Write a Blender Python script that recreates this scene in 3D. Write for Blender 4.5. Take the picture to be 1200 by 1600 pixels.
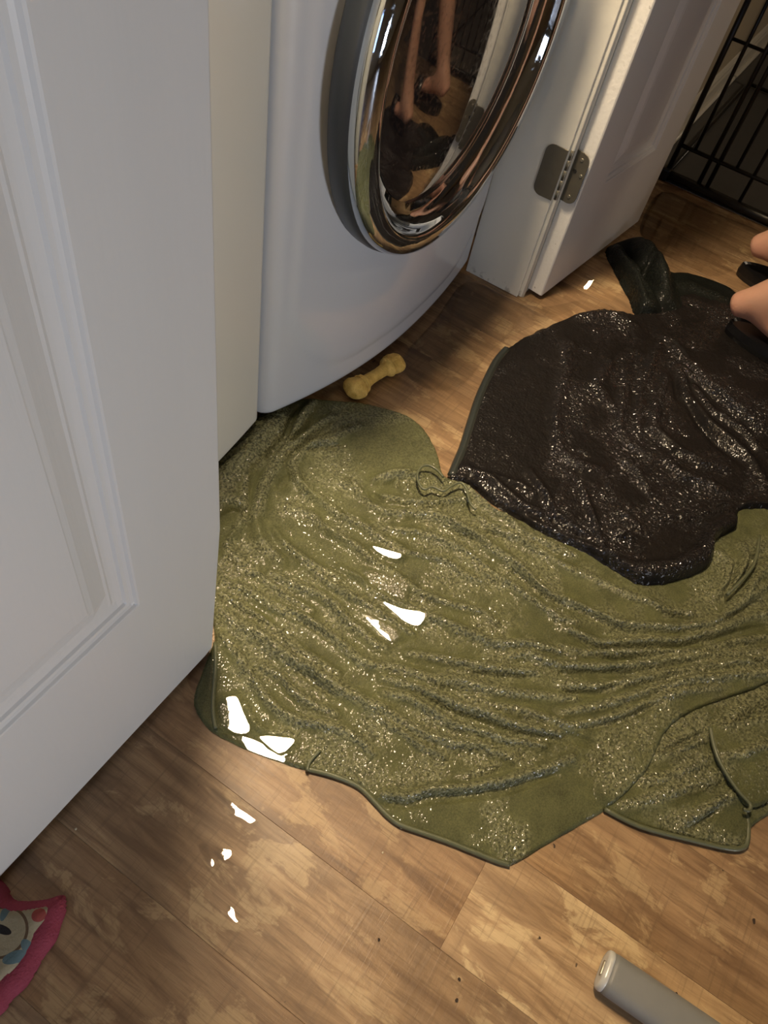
import bpy, bmesh, math, random
import numpy as np
from mathutils import Vector, Matrix
for o in list(bpy.data.objects): bpy.data.objects.remove(o)
SC = bpy.context.scene
COL = SC.collection

# ---------------------------------------------------------------- camera
# world axes: X along the closet wall, Y into the closet, Z up (metres)
F = 1200.0
_d = np.array([363 - 600, 1710 - 800, F], float); _d /= np.linalg.norm(_d)
_e2 = np.array([0, 0, 1.0]) - _d * _d[2]; _e2 /= np.linalg.norm(_e2)
_e1 = np.cross(_d, _e2); _e1 *= np.sign(_e1[0])
_a = math.radians(68.5)
UX = math.cos(_a) * _e1 + math.sin(_a) * _e2
UY = -math.sin(_a) * _e1 + math.cos(_a) * _e2
UZ = -_d
CAMH = 1.0
cam_data = bpy.data.cameras.new('camera')
cam = bpy.data.objects.new('camera', cam_data); COL.objects.link(cam)
cam_data.sensor_fit = 'HORIZONTAL'; cam_data.sensor_width = 36; cam_data.lens = 36 * F / 1200
cam_data.clip_start = 0.02
M = Matrix.Identity(4)
for c, s in ((0, 1), (1, -1), (2, -1)):
    for r, ax in enumerate((UX, UY, UZ)):
        M[r][c] = s * ax[c]
M.translation = Vector((0, 0, CAMH))
cam.matrix_world = M
SC.camera = cam

def G(x, y, z=0.0):
    """the point of the level z that the photograph shows at pixel x, y"""
    r = np.array([x - 600, y - 800, F]); w = np.array([r @ UX, r @ UY, r @ UZ])
    t = (z - CAMH) / w[2]
    return (w[0] * t, w[1] * t)

def GL(pts, z=0.01): return [G(x, y, z) for x, y in pts]
def crop(x0, y0, s, pts, z=0.012): return [G(x0 + s * x, y0 + s * y, z) for x, y in pts]

# ---------------------------------------------------------------- view, world, lights
vs = SC.view_settings
vs.view_transform = 'Standard'; vs.look = 'None'; vs.gamma = 1; vs.use_curve_mapping = False
vs.exposure = 0.0
world = bpy.data.worlds.new('world'); SC.world = world; world.use_nodes = True
bg = world.node_tree.nodes['Background']
bg.inputs[0].default_value = (0.62, 0.78, 1.0, 1); bg.inputs[1].default_value = 0.5

BULB = Vector((0.76, 0.66, 2.33)); BULB_R = 0.16; BULB_L = 420.0

def area(name, loc, target, sx, sy, power, color):
    l = bpy.data.lights.new(name, 'AREA'); l.shape = 'RECTANGLE'; l.size = sx; l.size_y = sy
    l.energy = power; l.color = color
    o = bpy.data.objects.new(name, l); COL.objects.link(o)
    o.location = loc
    o.rotation_euler = (Vector(target) - Vector(loc)).to_track_quat('-Z', 'Y').to_euler()
    return o
# added unseen fills: low rear daylight, blue side light, warm light at the right
wd = area('low_rear_fill', (-0.95, -3.14, 0.52), (-0.25, 0.34, 0.62), 0.85, 0.42, 8.0, (0.90, 0.93, 1.0))  # added low and narrow to light the left door, only grazing the floor
area('blue_side_fill', (-1.55, -0.30, 0.95), (0.2, 0.3, 0.7), 0.55, 0.6, 3.6, (0.42, 0.60, 1.0))  # added for blue on the door moulding and the washer's left corner
wd.data.spread = math.radians(62)
rl = area('warm_right_fill', (3.0, -1.9, 2.35), (2.5, 0.2, 0.3), 0.4, 0.4, 4.0, (1.0, 0.82, 0.60))  # added without a fixture to brighten the right door and far wall
rl.data.spread = math.radians(85)

# ---------------------------------------------------------------- helpers
def tag(o, label=None, cat=None, group=None, kind=None):
    if label: o['label'] = label
    if cat: o['category'] = cat
    if group: o['group'] = group
    if kind: o['kind'] = kind
    return o
def empty(name, loc=(0, 0, 0), rz=0):
    o = bpy.data.objects.new(name, None); COL.objects.link(o)
    o.location = loc; o.rotation_euler = (0, 0, rz); o.empty_display_size = 0.05
    return o
def link(name, me, mat=None, parent=None, smooth=False):
    o = bpy.data.objects.new(name, me); COL.objects.link(o)
    if mat is not None and not me.materials: me.materials.append(mat)
    if parent is not None: o.parent = parent
    if smooth:
        for p in me.polygons: p.use_smooth = True
    return o
def frombm(name, bm, mat=None, parent=None, smooth=False, recalc=True):
    if recalc: bmesh.ops.recalc_face_normals(bm, faces=bm.faces)
    me = bpy.data.meshes.new(name); bm.to_mesh(me); bm.free()
    return link(name, me, mat, parent, smooth)
def add_box(bm, a, b, bevel=0.0, seg=2):
    x0, y0, z0 = a; x1, y1, z1 = b
    r = bmesh.ops.create_cube(bm, size=1.0)
    for v in r['verts']:
        v.co = Vector(((v.co.x + .5) * (x1 - x0) + x0, (v.co.y + .5) * (y1 - y0) + y0, (v.co.z + .5) * (z1 - z0) + z0))
    if bevel:
        es = {e for v in r['verts'] for e in v.link_edges}
        bmesh.ops.bevel(bm, geom=list(es), offset=bevel, segments=seg, affect='EDGES', profile=0.5)
def box(name, a, b, mat, parent=None, bevel=0.0, seg=2):
    bm = bmesh.new(); add_box(bm, a, b, bevel, seg)
    return frombm(name, bm, mat, parent)
def add_tube(bm, pts, r, n=10, caps=True, flat=1.0):
    pts = [Vector(p) for p in pts]; rs = r if isinstance(r, (list, tuple)) else [r] * len(pts)
    rings = []; prev = None
    for i, p in enumerate(pts):
        t = (pts[min(i + 1, len(pts) - 1)] - pts[max(i - 1, 0)]).normalized()
        up = Vector((0, 0, 1)) if abs(t.z) < 0.9 else Vector((1, 0, 0))
        if prev is not None: up = prev
        s = t.cross(up).normalized(); u = s.cross(t).normalized(); prev = u
        rings.append([bm.verts.new(p + (s * math.cos(k * 2 * math.pi / n) + u * flat * math.sin(k * 2 * math.pi / n)) * rs[i]) for k in range(n)])
    for a, b in zip(rings, rings[1:]):
        for k in range(n): bm.faces.new((a[k], a[(k + 1) % n], b[(k + 1) % n], b[k]))
    if caps: bm.faces.new(rings[0][::-1]); bm.faces.new(rings[-1])
def tube(name, pts, r, mat, parent=None, n=10, flat=1.0):
    bm = bmesh.new(); add_tube(bm, pts, r, n, True, flat)
    return frombm(name, bm, mat, parent, smooth=True)
def smooth_line(pts, n=6):
    pts = [Vector(p) for p in pts]; out = []
    for i in range(len(pts) - 1):
        p0 = pts[max(i - 1, 0)]; p1 = pts[i]; p2 = pts[i + 1]; p3 = pts[min(i + 2, len(pts) - 1)]
        for k in range(n):
            t = k / n
            out.append(0.5 * ((2 * p1) + (p2 - p0) * t + (2 * p0 - 5 * p1 + 4 * p2 - p3) * t * t + (3 * p1 - p0 - 3 * p2 + p3) * t ** 3))
    out.append(pts[-1]); return out
def spin(name, prof, cx, cz, mat, parent=None, n=96, aspect=1.0):
    """prof: (radius, y); turned about the axis through (cx, cz) along Y"""
    bm = bmesh.new(); rings = []; cx0 = cx
    for q in prof:
        r, y = q[:2]; cx = cx0 + (q[2] if len(q) > 2 else 0)
        if r < 1e-6: rings.append([bm.verts.new((cx, y, cz))]); continue
        rings.append([bm.verts.new((cx + r * math.cos(k * 2 * math.pi / n), y, cz + aspect * r * math.sin(k * 2 * math.pi / n))) for k in range(n)])
    for a, b in zip(rings, rings[1:]):
        for k in range(n):
            A = [a[k], a[(k + 1) % n]] if len(a) > 1 else [a[0]]
            B = [b[(k + 1) % n], b[k]] if len(b) > 1 else [b[0]]
            if len(A) + len(B) > 2: bm.faces.new(A + B)
    return frombm(name, bm, mat, parent, smooth=True)

# ---------------------------------------------------------------- materials
def new_mat(name):
    m = bpy.data.materials.new(name); m.use_nodes = True
    nt = m.node_tree; return m, nt, nt.nodes['Principled BSDF']
def nd(nt, typ, ins=None, **kw):
    n = nt.nodes.new(typ)
    for k, v in kw.items(): setattr(n, k, v)
    for k, v in (ins or {}).items():
        if isinstance(v, bpy.types.NodeSocket): nt.links.new(v, n.inputs[k])
        else: n.inputs[k].default_value = v
    return n
def mth(nt, op, a, b=0.0, c=0.0, clamp=False):
    n = nd(nt, 'ShaderNodeMath', {0: a, 1: b, 2: c}, operation=op); n.use_clamp = clamp; return n.outputs[0]
def ramp(nt, fac, stops):
    n = nd(nt, 'ShaderNodeValToRGB', {0: fac})
    while len(n.color_ramp.elements) < len(stops): n.color_ramp.elements.new(0.5)
    for e, (p, c) in zip(n.color_ramp.elements, stops): e.position = p; e.color = (*c, 1) if len(c) == 3 else c
    return n.outputs[0]
def mixc(nt, fac, a, b, blend='MIX'):
    n = nt.nodes.new('ShaderNodeMix'); n.data_type = 'RGBA'; n.blend_type = blend
    for i, v in ((0, fac), (6, a), (7, b)):
        if isinstance(v, bpy.types.NodeSocket): nt.links.new(v, n.inputs[i])
        else: n.inputs[i].default_value = (*v, 1) if isinstance(v, tuple) and len(v) == 3 else v
    return n.outputs[2]
def objco(nt, scale=(1, 1, 1)):
    tc = nd(nt, 'ShaderNodeTexCoord')
    return nd(nt, 'ShaderNodeMapping', {0: tc.outputs['Object'], 3: scale}).outputs[0]
def noise(nt, co, scale, detail=3, rough=0.5, dist=0.0):
    return nd(nt, 'ShaderNodeTexNoise', {'Vector': co, 'Scale': scale, 'Detail': detail, 'Roughness': rough, 'Distortion': dist}).outputs[0]
def bump(nt, b, h, dist, strength=1.0, target='Normal', prev=None):
    n = nd(nt, 'ShaderNodeBump', {'Height': h, 'Distance': dist, 'Strength': strength})
    if prev is not None: nt.links.new(prev, n.inputs['Normal'])
    nt.links.new(n.outputs[0], b.inputs[target]); return n.outputs[0]
def setp(b, **kw):
    for k, v in kw.items():
        k = k.replace('_', ' ')
        b.inputs[k].default_value = (*v, 1) if isinstance(v, tuple) and len(v) == 3 and len(b.inputs[k].default_value) == 4 else v

def plain(name, col, rough=0.5, metal=0.0, var=0.08, nscale=12, bumpd=0.0, bscale=200, coat=0.0, stretch=(1, 1, 1)):
    m, nt, b = new_mat(name); setp(b, Roughness=rough, Metallic=metal, Coat_Weight=coat)
    co = objco(nt, stretch)
    n = noise(nt, co, nscale, 4)
    c = mixc(nt, mth(nt, 'MULTIPLY', n, 1.0), tuple(x * (1 - var) for x in col), tuple(min(1, x * (1 + var)) for x in col))
    nt.links.new(c, b.inputs['Base Color'])
    if bumpd: bump(nt, b, noise(nt, co, bscale, 3), bumpd)
    return m

M_paint = plain('white_door_paint', (0.66, 0.64, 0.60), 0.34, var=0.03, nscale=6, bumpd=0.00022, bscale=60, stretch=(3, 3, 0.25))
def m_edge():
    m, nt, b = new_mat('chipped_white_paint'); setp(b, Roughness=0.4)
    co = objco(nt); n = noise(nt, co, 190, 4); sp = noise(nt, co, 75, 2)
    dots = ramp(nt, sp, [(0.70, (0, 0, 0)), (0.73, (1, 1, 1))])
    c = mixc(nt, n, (0.74, 0.72, 0.66), (0.86, 0.84, 0.80))
    nt.links.new(mixc(nt, mth(nt, 'MULTIPLY', dots, 0.6), c, (0.22, 0.19, 0.15)), b.inputs['Base Color'])
    bump(nt, b, noise(nt, co, 140, 3), 0.0007); return m
M_edge = m_edge()
def m_jamb():
    m, nt, b = new_mat('glossy_jamb_paint'); setp(b, Roughness=0.22)
    co = objco(nt); geo = nd(nt, 'ShaderNodeTexCoord').outputs['Object']
    z = nd(nt, 'ShaderNodeSeparateXYZ', {0: geo}).outputs[2]
    low = mth(nt, 'SUBTRACT', 1.0, mth(nt, 'MULTIPLY', z, 45.0), clamp=True)
    n = noise(nt, co, 90, 4)
    dirt = mth(nt, 'MULTIPLY', ramp(nt, n, [(0.52, (0, 0, 0)), (0.62, (1, 1, 1))]), low)
    base = mixc(nt, noise(nt, co, 5, 3), (0.74, 0.71, 0.60), (0.80, 0.77, 0.68))
    nt.links.new(mixc(nt, mth(nt, 'MULTIPLY', dirt, 0.55), base, (0.12, 0.085, 0.05)), b.inputs['Base Color'])
    bump(nt, b, noise(nt, co, 45, 2), 0.0012); return m
M_jamb = m_jamb()
M_wall = plain('tan_wall_paint', (0.42, 0.35, 0.25), 0.6, var=0.03, bumpd=0.0008, bscale=250)
M_closet = plain('closet_wall_paint', (0.42, 0.38, 0.31), 0.6, var=0.03, bumpd=0.0008, bscale=250)
M_ceil = plain('ceiling_paint', (0.50, 0.47, 0.42), 0.7, var=0.02, bumpd=0.001, bscale=300)
M_trim = plain('white_trim_paint', (0.62, 0.57, 0.48), 0.35, var=0.03)
M_enamel = plain('white_appliance_enamel', (0.60, 0.62, 0.66), 0.16, var=0.02, nscale=3, bumpd=0.0003, bscale=25, coat=0.4)
M_cream = plain('cream_appliance_enamel', (0.74, 0.71, 0.62), 0.3, var=0.03, nscale=3, bumpd=0.0002, bscale=25)
M_black = plain('black_plastic', (0.005, 0.005, 0.006), 0.3, var=0.2)
M_navy = plain('dark_door_band', (0.03, 0.036, 0.045), 0.35, var=0.1)
M_pewter = plain('painted_pewter', (0.16, 0.145, 0.11), 0.42, metal=0.55, var=0.1, nscale=60, bumpd=0.0002, bscale=400)
M_screw = plain('screw_metal', (0.30, 0.28, 0.22), 0.35, metal=0.7)
M_dark = plain('dark_recess', (0.01, 0.009, 0.008), 0.8)
M_wire = plain('black_wire_coating', (0.010, 0.008, 0.006), 0.35, var=0.2)
M_tray = plain('grey_plastic_tray', (0.075, 0.07, 0.062), 0.4, var=0.15)
M_gray = plain('grey_matte_plastic', (0.20, 0.20, 0.19), 0.5, var=0.10, nscale=30, bumpd=0.0002)
M_cap = plain('pale_plastic_cap', (0.50, 0.50, 0.47), 0.25, var=0.05)
M_strap = plain('black_nylon', (0.008, 0.009, 0.013), 0.6)

def m_chrome():
    m, nt, b = new_mat('chrome'); setp(b, Metallic=1.0, Base_Color=(0.52, 0.58, 0.68))
    co = objco(nt); n = noise(nt, co, 130, 3)
    nt.links.new(ramp(nt, n, [(0.5, (0.03,) * 3), (0.8, (0.2,) * 3)]), b.inputs['Roughness'])
    bump(nt, b, noise(nt, co, 9, 2), 0.0016); return m
M_chrome = m_chrome()
def m_glass():
    m, nt, b = new_mat('smoked_door_glass')
    setp(b, Base_Color=(0.018, 0.013, 0.012), Roughness=0.04, IOR=2.1, Coat_Weight=1.0, Coat_IOR=1.6, Coat_Roughness=0.02)
    co = objco(nt); n = noise(nt, co, 160, 2)
    nt.links.new(ramp(nt, n, [(0.45, (0.03,) * 3), (0.75, (0.22,) * 3)]), b.inputs['Roughness'])
    return m
M_glass = m_glass()

def m_water():
    m, nt, b = new_mat('clear_water'); nt.nodes.remove(b)
    out = nt.nodes['Material Output']
    fr = nd(nt, 'ShaderNodeFresnel', {'IOR': 1.36})
    nb = nd(nt, 'ShaderNodeBump', {'Height': noise(nt, objco(nt), 30, 2), 'Distance': 0.00025, 'Strength': 1.0})
    gl = nd(nt, 'ShaderNodeBsdfGlossy', {'Roughness': 0.015, 'Normal': nb.outputs[0]})
    tr = nd(nt, 'ShaderNodeBsdfTransparent', {0: (0.93, 0.94, 0.95, 1)})
    mx = nd(nt, 'ShaderNodeMixShader', {0: fr.outputs[0], 1: tr.outputs[0], 2: gl.outputs[0]})
    nt.links.new(mx.outputs[0], out.inputs[0]); return m
M_water = m_water()

def m_plank():
    m, nt, b = new_mat('worn_oak_vinyl')
    oi = nd(nt, 'ShaderNodeObjectInfo')
    tc = nd(nt, 'ShaderNodeTexCoord').outputs['Object']
    off = nd(nt, 'ShaderNodeCombineXYZ', {0: mth(nt, 'MULTIPLY', oi.outputs['Random'], 37.0), 1: mth(nt, 'MULTIPLY', oi.outputs['Random'], 91.0)}).outputs[0]
    v = nd(nt, 'ShaderNodeVectorMath', {0: tc, 1: off}, operation='ADD').outputs[0]
    def mp(s): return nd(nt, 'ShaderNodeMapping', {0: v, 3: s}).outputs[0]
    grain = noise(nt, mp((26, 3.0, 1)), 1.6, 8, 0.62, 0.9)
    fine = noise(nt, mp((150, 9, 1)), 1.5, 5, 0.7, 0.4)
    cross = noise(nt, mp((9, 170, 1)), 1.0, 4, 0.7, 0.5)
    blot = noise(nt, mp((5.5, 3.0, 1)), 1.5, 5, 0.6, 0.8)
    patch = noise(nt, mp((16, 8, 1)), 1.2, 5, 0.65, 0.4)
    kn = nd(nt, 'ShaderNodeTexNoise', {'Vector': mp((16, 12, 1)), 'Scale': 1.0}).outputs[1]
    kw = nd(nt, 'ShaderNodeVectorMath', {0: kn, 1: (0.16, 0.16, 0.0), 2: mp((6.0, 2.6, 1))}, operation='MULTIPLY_ADD').outputs[0]
    knotv = nd(nt, 'ShaderNodeTexVoronoi', {'Vector': kw, 'Scale': 0.55, 'Randomness': 1.0})
    # colours differ from plank to plank
    c1 = ramp(nt, grain, [(0.28, (0.125, 0.070, 0.034)), (0.44, (0.235, 0.145, 0.074)), (0.56, (0.330, 0.215, 0.115)), (0.75, (0.45, 0.32, 0.18))])
    c1 = mixc(nt, mth(nt, 'MULTIPLY', ramp(nt, blot, [(0.42, (0, 0, 0)), (0.62, (1, 1, 1))]), 0.55), c1, (0.165, 0.105, 0.060))
    c1 = mixc(nt, mth(nt, 'MULTIPLY', ramp(nt, patch, [(0.55, (0, 0, 0)), (0.60, (1, 1, 1))]), 0.6), c1, (0.46, 0.34, 0.19))
    c1 = mixc(nt, mth(nt, 'MULTIPLY', ramp(nt, fine, [(0.5, (0, 0, 0)), (0.68, (1, 1, 1))]), 0.6), c1, (0.13, 0.076, 0.038))
    c1 = mixc(nt, mth(nt, 'MULTIPLY', ramp(nt, cross, [(0.54, (0, 0, 0)), (0.70, (1, 1, 1))]), 0.5), c1, (0.15, 0.095, 0.052))
    kd = knotv.outputs['Distance']
    ring = mth(nt, 'SINE', mth(nt, 'MULTIPLY', kd, 90.0))
    kmask = ramp(nt, kd, [(0.05, (1, 1, 1)), (0.16, (0, 0, 0))])
    c1 = mixc(nt, mth(nt, 'MULTIPLY', mth(nt, 'MULTIPLY_ADD', ring, 0.25, 0.45), kmask), c1, (0.13, 0.068, 0.030))
    sp = noise(nt, mp((60, 60, 1)), 1.0, 2)
    c1 = mixc(nt, ramp(nt, sp, [(0.755, (0, 0, 0)), (0.775, (1, 1, 1))]), c1, (0.035, 0.02, 0.012))
    c1 = mixc(nt, 1.0, c1, oi.outputs['Color'], 'MULTIPLY')
    nt.links.new(c1, b.inputs['Base Color'])
    wet = noise(nt, mp((4, 4, 1)), 1.0, 3)
    nt.links.new(ramp(nt, wet, [(0.4, (0.36,) * 3), (0.62, (0.52,) * 3)]), b.inputs['Roughness'])
    setp(b, Specular_IOR_Level=0.45)
    h = mth(nt, 'ADD', mth(nt, 'MULTIPLY', fine, 0.6), mth(nt, 'MULTIPLY', cross, 0.5))
    bump(nt, b, h, 0.0007); return m
M_plank = m_plank()

def m_terry(name, c_shade, c_hi, c_smooth, nub=260, bd=0.0042, rough=0.65, coat=1.0, crough=0.06, cd=0.0030):
    m, nt, b = new_mat(name)
    co = objco(nt)
    at = nd(nt, 'ShaderNodeAttribute'); at.attribute_name = 'pile'; pile = at.outputs['Fac']
    n1 = noise(nt, co, nub, 2, 0.6); n2 = noise(nt, co, 35, 4); n3 = noise(nt, co, 7, 3)
    c = mixc(nt, ramp(nt, n1, [(0.37, (0, 0, 0)), (0.62, (1, 1, 1))]), c_shade, c_hi)  # shade in the gaps between loops is put into the colour
    nf = noise(nt, co, nub * 1.7, 3, 0.7)
    c = mixc(nt, mth(nt, 'SUBTRACT', 1.0, pile, clamp=True), c, mixc(nt, ramp(nt, mth(nt, 'MULTIPLY_ADD', n2, 0.4, mth(nt, 'MULTIPLY', nf, 0.6)), [(0.36, (0, 0, 0)), (0.62, (1, 1, 1))]), tuple(x * 0.62 for x in c_smooth), tuple(x * 1.3 for x in c_smooth)))  # smooth soaked areas get a milder painted gap shade
    c = mixc(nt, ramp(nt, n3, [(0.3, (0.82,) * 3), (0.7, (1.15,) * 3)]), (0, 0, 0), c, 'MIX') if False else mixc(nt, 1.0, c, ramp(nt, n3, [(0.3, (0.8,) * 3), (0.7, (1.0,) * 3)]), 'MULTIPLY')
    nt.links.new(c, b.inputs['Base Color'])
    setp(b, Roughness=rough, Coat_Weight=coat, Coat_Roughness=crough, Coat_IOR=1.5, Specular_IOR_Level=0.15)
    st = mth(nt, 'MULTIPLY_ADD', pile, 0.70, 0.30)
    h = mth(nt, 'ADD', n1, mth(nt, 'MULTIPLY', noise(nt, co, nub * 2.6, 2), 0.35))
    nt.links.new(mth(nt, 'MULTIPLY', mth(nt, 'MULTIPLY_ADD', pile, 0.8, 0.2), coat), b.inputs['Coat Weight'])
    bn = nd(nt, 'ShaderNodeBump', {'Height': h, 'Distance': bd, 'Strength': st})
    nt.links.new(bn.outputs[0], b.inputs['Normal'])
    cn = nd(nt, 'ShaderNodeBump', {'Height': noise(nt, co, nub * 1.1, 0), 'Distance': cd, 'Strength': mth(nt, 'MULTIPLY_ADD', pile, 0.8, 0.2)})
    nt.links.new(cn.outputs[0], b.inputs['Coat Normal'])
    return m
M_green = m_terry('wet_olive_terry', (0.056, 0.059, 0.028), (0.220, 0.222, 0.116), (0.088, 0.092, 0.038))
M_hem = plain('olive_hem_binding', (0.085, 0.092, 0.045), 0.5, var=0.15, nscale=150, bumpd=0.0004, bscale=700, coat=0.4)
M_brown = m_terry('wet_dark_brown_pile', (0.004, 0.0028, 0.0024), (0.013, 0.009, 0.0078), (0.006, 0.0042, 0.0034), nub=190, bd=0.006, rough=0.7, coat=0.9, crough=0.05, cd=0.0045)
M_bhem = plain('dark_edge_binding', (0.022, 0.026, 0.022), 0.35, var=0.2, coat=0.5)
M_dkgreen = m_terry('wet_black_green_cloth', (0.0015, 0.0022, 0.0015), (0.007, 0.009, 0.006), (0.003, 0.004, 0.0028), nub=220, bd=0.003, rough=0.7, coat=0.35)

# ---------------------------------------------------------------- numpy noise and polygon tools
def _hash(ix, iy, seed):
    h = (ix.astype(np.int64) * 374761393 + iy.astype(np.int64) * 668265263 + seed * 1442695041) & 0x7fffffff
    h = ((h ^ (h >> 13)) * 1274126177) & 0x7fffffff
    return ((h ^ (h >> 16)) & 0xffff) / 65535.0
def vnoise(x, y, seed=0):
    ix = np.floor(x); iy = np.floor(y); fx = x - ix; fy = y - iy
    fx = fx * fx * (3 - 2 * fx); fy = fy * fy * (3 - 2 * fy)
    a = _hash(ix, iy, seed); b = _hash(ix + 1, iy, seed); c = _hash(ix, iy + 1, seed); d = _hash(ix + 1, iy + 1, seed)
    return (a * (1 - fx) + b * fx) * (1 - fy) + (c * (1 - fx) + d * fx) * fy
def fbm(x, y, seed=0, o=4):
    s = 0; a = 0.5
    for i in range(o): s = s + a * vnoise(x * 2 ** i, y * 2 ** i, seed + i * 7); a *= 0.5
    return s
def seg_near(P, poly, closed=True):
    """distance and nearest point from points P to a polyline"""
    q = np.array(poly, float); a = q if closed else q[:-1]; b = np.roll(q, -1, 0) if closed else q[1:]
    best = np.full(len(P), 1e9); near = np.zeros_like(P); par = np.zeros(len(P))
    for k, (s, e) in enumerate(zip(a, b)):
        d = e - s; L = d @ d + 1e-12
        t = np.clip(((P - s) @ d) / L, 0, 1); n = s + t[:, None] * d
        dd = np.hypot(P[:, 0] - n[:, 0], P[:, 1] - n[:, 1]); m = dd < best
        best[m] = dd[m]; near[m] = n[m]; par[m] = (k + t[m]) / len(a)
    return best, near, par
def inside(P, poly):
    q = np.array(poly, float); r = np.zeros(len(P), bool); j = len(q) - 1
    for i in range(len(q)):
        xi, yi = q[i]; xj, yj = q[j]
        c = ((yi > P[:, 1]) != (yj > P[:, 1])) & (P[:, 0] < (xj - xi) * (P[:, 1] - yi) / (yj - yi + 1e-15) + xi)
        r ^= c; j = i
    return r
def sdf(P, poly):
    d, n, _ = seg_near(P, poly); return np.where(inside(P, poly), d, -d), n
def sm(x, a, b):
    t = np.clip((x - a) / (b - a), 0, 1); return t * t * (3 - 2 * t)
def closed_smooth(poly, n=5, jit=0.0, seed=3):
    q = np.array(poly); out = []; rnd = random.Random(seed)
    N = len(q)
    for i in range(N):
        p0, p1, p2, p3 = q[i - 1], q[i], q[(i + 1) % N], q[(i + 2) % N]
        for k in range(n):
            t = k / n
            p = 0.5 * (2 * p1 + (p2 - p0) * t + (2 * p0 - 5 * p1 + 4 * p2 - p3) * t * t + (3 * p1 - p0 - 3 * p2 + p3) * t ** 3)
            out.append((p[0] + rnd.uniform(-jit, jit), p[1] + rnd.uniform(-jit, jit)))
    return out

def cloth(name, outline, mat, parent=None, step=0.0022, thick=0.006, edge=0.006, ridges=(), creases=(), z0=0.0012,
          nub=0.0010, nubscale=230, base=None, pools=(), smooths=(), waves=0.002, seed=1, pile_bias=0.35, ridge_gain=1.0, nubaniso=(1, 1)):
    """a cloth lying on the floor: a closed thin slab whose top follows its folds"""
    ol = np.array(outline); x0, y0 = ol.min(0) - 2 * step; x1, y1 = ol.max(0) + 2 * step
    nx = int((x1 - x0) / step) + 2; ny = int((y1 - y0) / step) + 2
    X, Y = np.meshgrid(x0 + np.arange(nx) * step, y0 + np.arange(ny) * step)
    P = np.c_[X.ravel(), Y.ravel()]
    sd, near = sdf(P, outline)
    keep = sd > -step * 0.75
    snap = keep & (sd < step * 0.35); P[snap] = near[snap]; sd = np.where(snap, 0, sd)
    idx = np.full(len(P), -1); idx[keep] = np.arange(keep.sum())
    g = idx.reshape(ny, nx)
    a, b, c, d = g[:-1, :-1].ravel(), g[:-1, 1:].ravel(), g[1:, 1:].ravel(), g[1:, :-1].ravel()
    ok = (a >= 0) & (b >= 0) & (c >= 0) & (d >= 0)
    Q = np.c_[a, b, c, d][ok]
    P = P[keep]; sd = sd[keep]
    # wobble so that traced folds run a little unevenly
    wx = P[:, 0] + 0.005 * (fbm(P[:, 0] * 25, P[:, 1] * 25, seed) - .5); wy = P[:, 1] + 0.005 * (fbm(P[:, 0] * 25 + 9, P[:, 1] * 25, seed + 5) - .5)
    W = np.c_[wx, wy]
    R = np.zeros(len(P)); Rm = np.zeros(len(P))
    for pts, w, h in ridges:
        dd, _, t = seg_near(W, pts, closed=False)
        fade = 0.55 + 0.45 * np.sin(np.clip(t, 0.0, 1) * math.pi)
        prof = np.exp(-(dd / w) ** 2) * fade
        R = np.maximum(R, h * prof) + 0.25 * np.minimum(R, h * prof); Rm = np.maximum(Rm, prof)
    C = np.zeros(len(P))
    for pts, w, h in creases:
        dd, _, t = seg_near(W, pts, closed=False)
        C = np.maximum(C, h * np.exp(-(dd / w) ** 2) * (0.3 + 0.7 * np.sin(np.clip(t, 0, 1) * math.pi)))
    big = fbm(P[:, 0] * 9, P[:, 1] * 9, seed + 11) - .5
    fine = fbm(P[:, 0] * nubscale * nubaniso[0], P[:, 1] * nubscale * nubaniso[1], seed + 20, 3) - .5
    pile = sm(Rm, 0.18, 0.6) + pile_bias * (sm(fbm(P[:, 0] * 22, P[:, 1] * 22, seed + 31), 0.32, 0.62))
    pile = np.clip(pile, 0, 1)
    for poly, val in smooths:
        s, _ = sdf(P, poly); k = sm(s, -0.008, 0.008); pile = pile * (1 - k) + val * k
    H = thick + R * ridge_gain - C * ridge_gain + waves * 2 * big
    H = np.maximum(H, 0.0022 + 0.001 * big)
    H += nub * fine * (0.15 + 0.85 * pile) * 2
    for poly, fz in pools:
        s, _ = sdf(P, poly); k = sm(s, -0.012, 0.002); H = H * (1 - k) + fz(P) * k; pile = pile * (1 - sm(s, -0.008, 0.002))
    H += base(P) if base is not None else 0
    e = np.clip(sd / edge, 0, 1); prof = np.sqrt(np.clip(1 - (1 - e) ** 2, 0, 1))
    Z = z0 + np.maximum(H, 0.0012) * prof
    nv = len(P)
    # lower side
    low = np.full(nv, z0) if base is None else z0 + 0 * P[:, 0]
    V = np.r_[np.c_[P, Z], np.c_[P, np.minimum(low, Z)]]
    edgec = {}
    e_all = np.r_[Q[:, [0, 1]], Q[:, [1, 2]], Q[:, [2, 3]], Q[:, [3, 0]]]
    key = np.sort(e_all, 1); k64 = key[:, 0].astype(np.int64) * nv + key[:, 1]
    u, first, cnt = np.unique(k64, return_index=True, return_counts=True)
    B = e_all[first[cnt == 1]]
    side = np.c_[B[:, 1], B[:, 0], B[:, 0] + nv, B[:, 1] + nv]
    # bottom as a coarse fan is not needed: reuse only rim quads, plus the bottom faces
    faces = np.r_[Q, side]
    used = np.unique(faces); remap = np.full(len(V), -1); remap[used] = np.arange(len(used))
    faces = remap[faces]; V = V[used]
    me = bpy.data.meshes.new(name)
    me.vertices.add(len(V)); me.vertices.foreach_set('co', V.astype(np.float32).ravel())
    me.loops.add(faces.size); me.loops.foreach_set('vertex_index', faces.astype(np.int32).ravel())
    me.polygons.add(len(faces)); me.polygons.foreach_set('loop_start', (np.arange(len(faces)) * 4).astype(np.int32))
    me.polygons.foreach_set('loop_total', np.full(len(faces), 4, np.int32))
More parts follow.
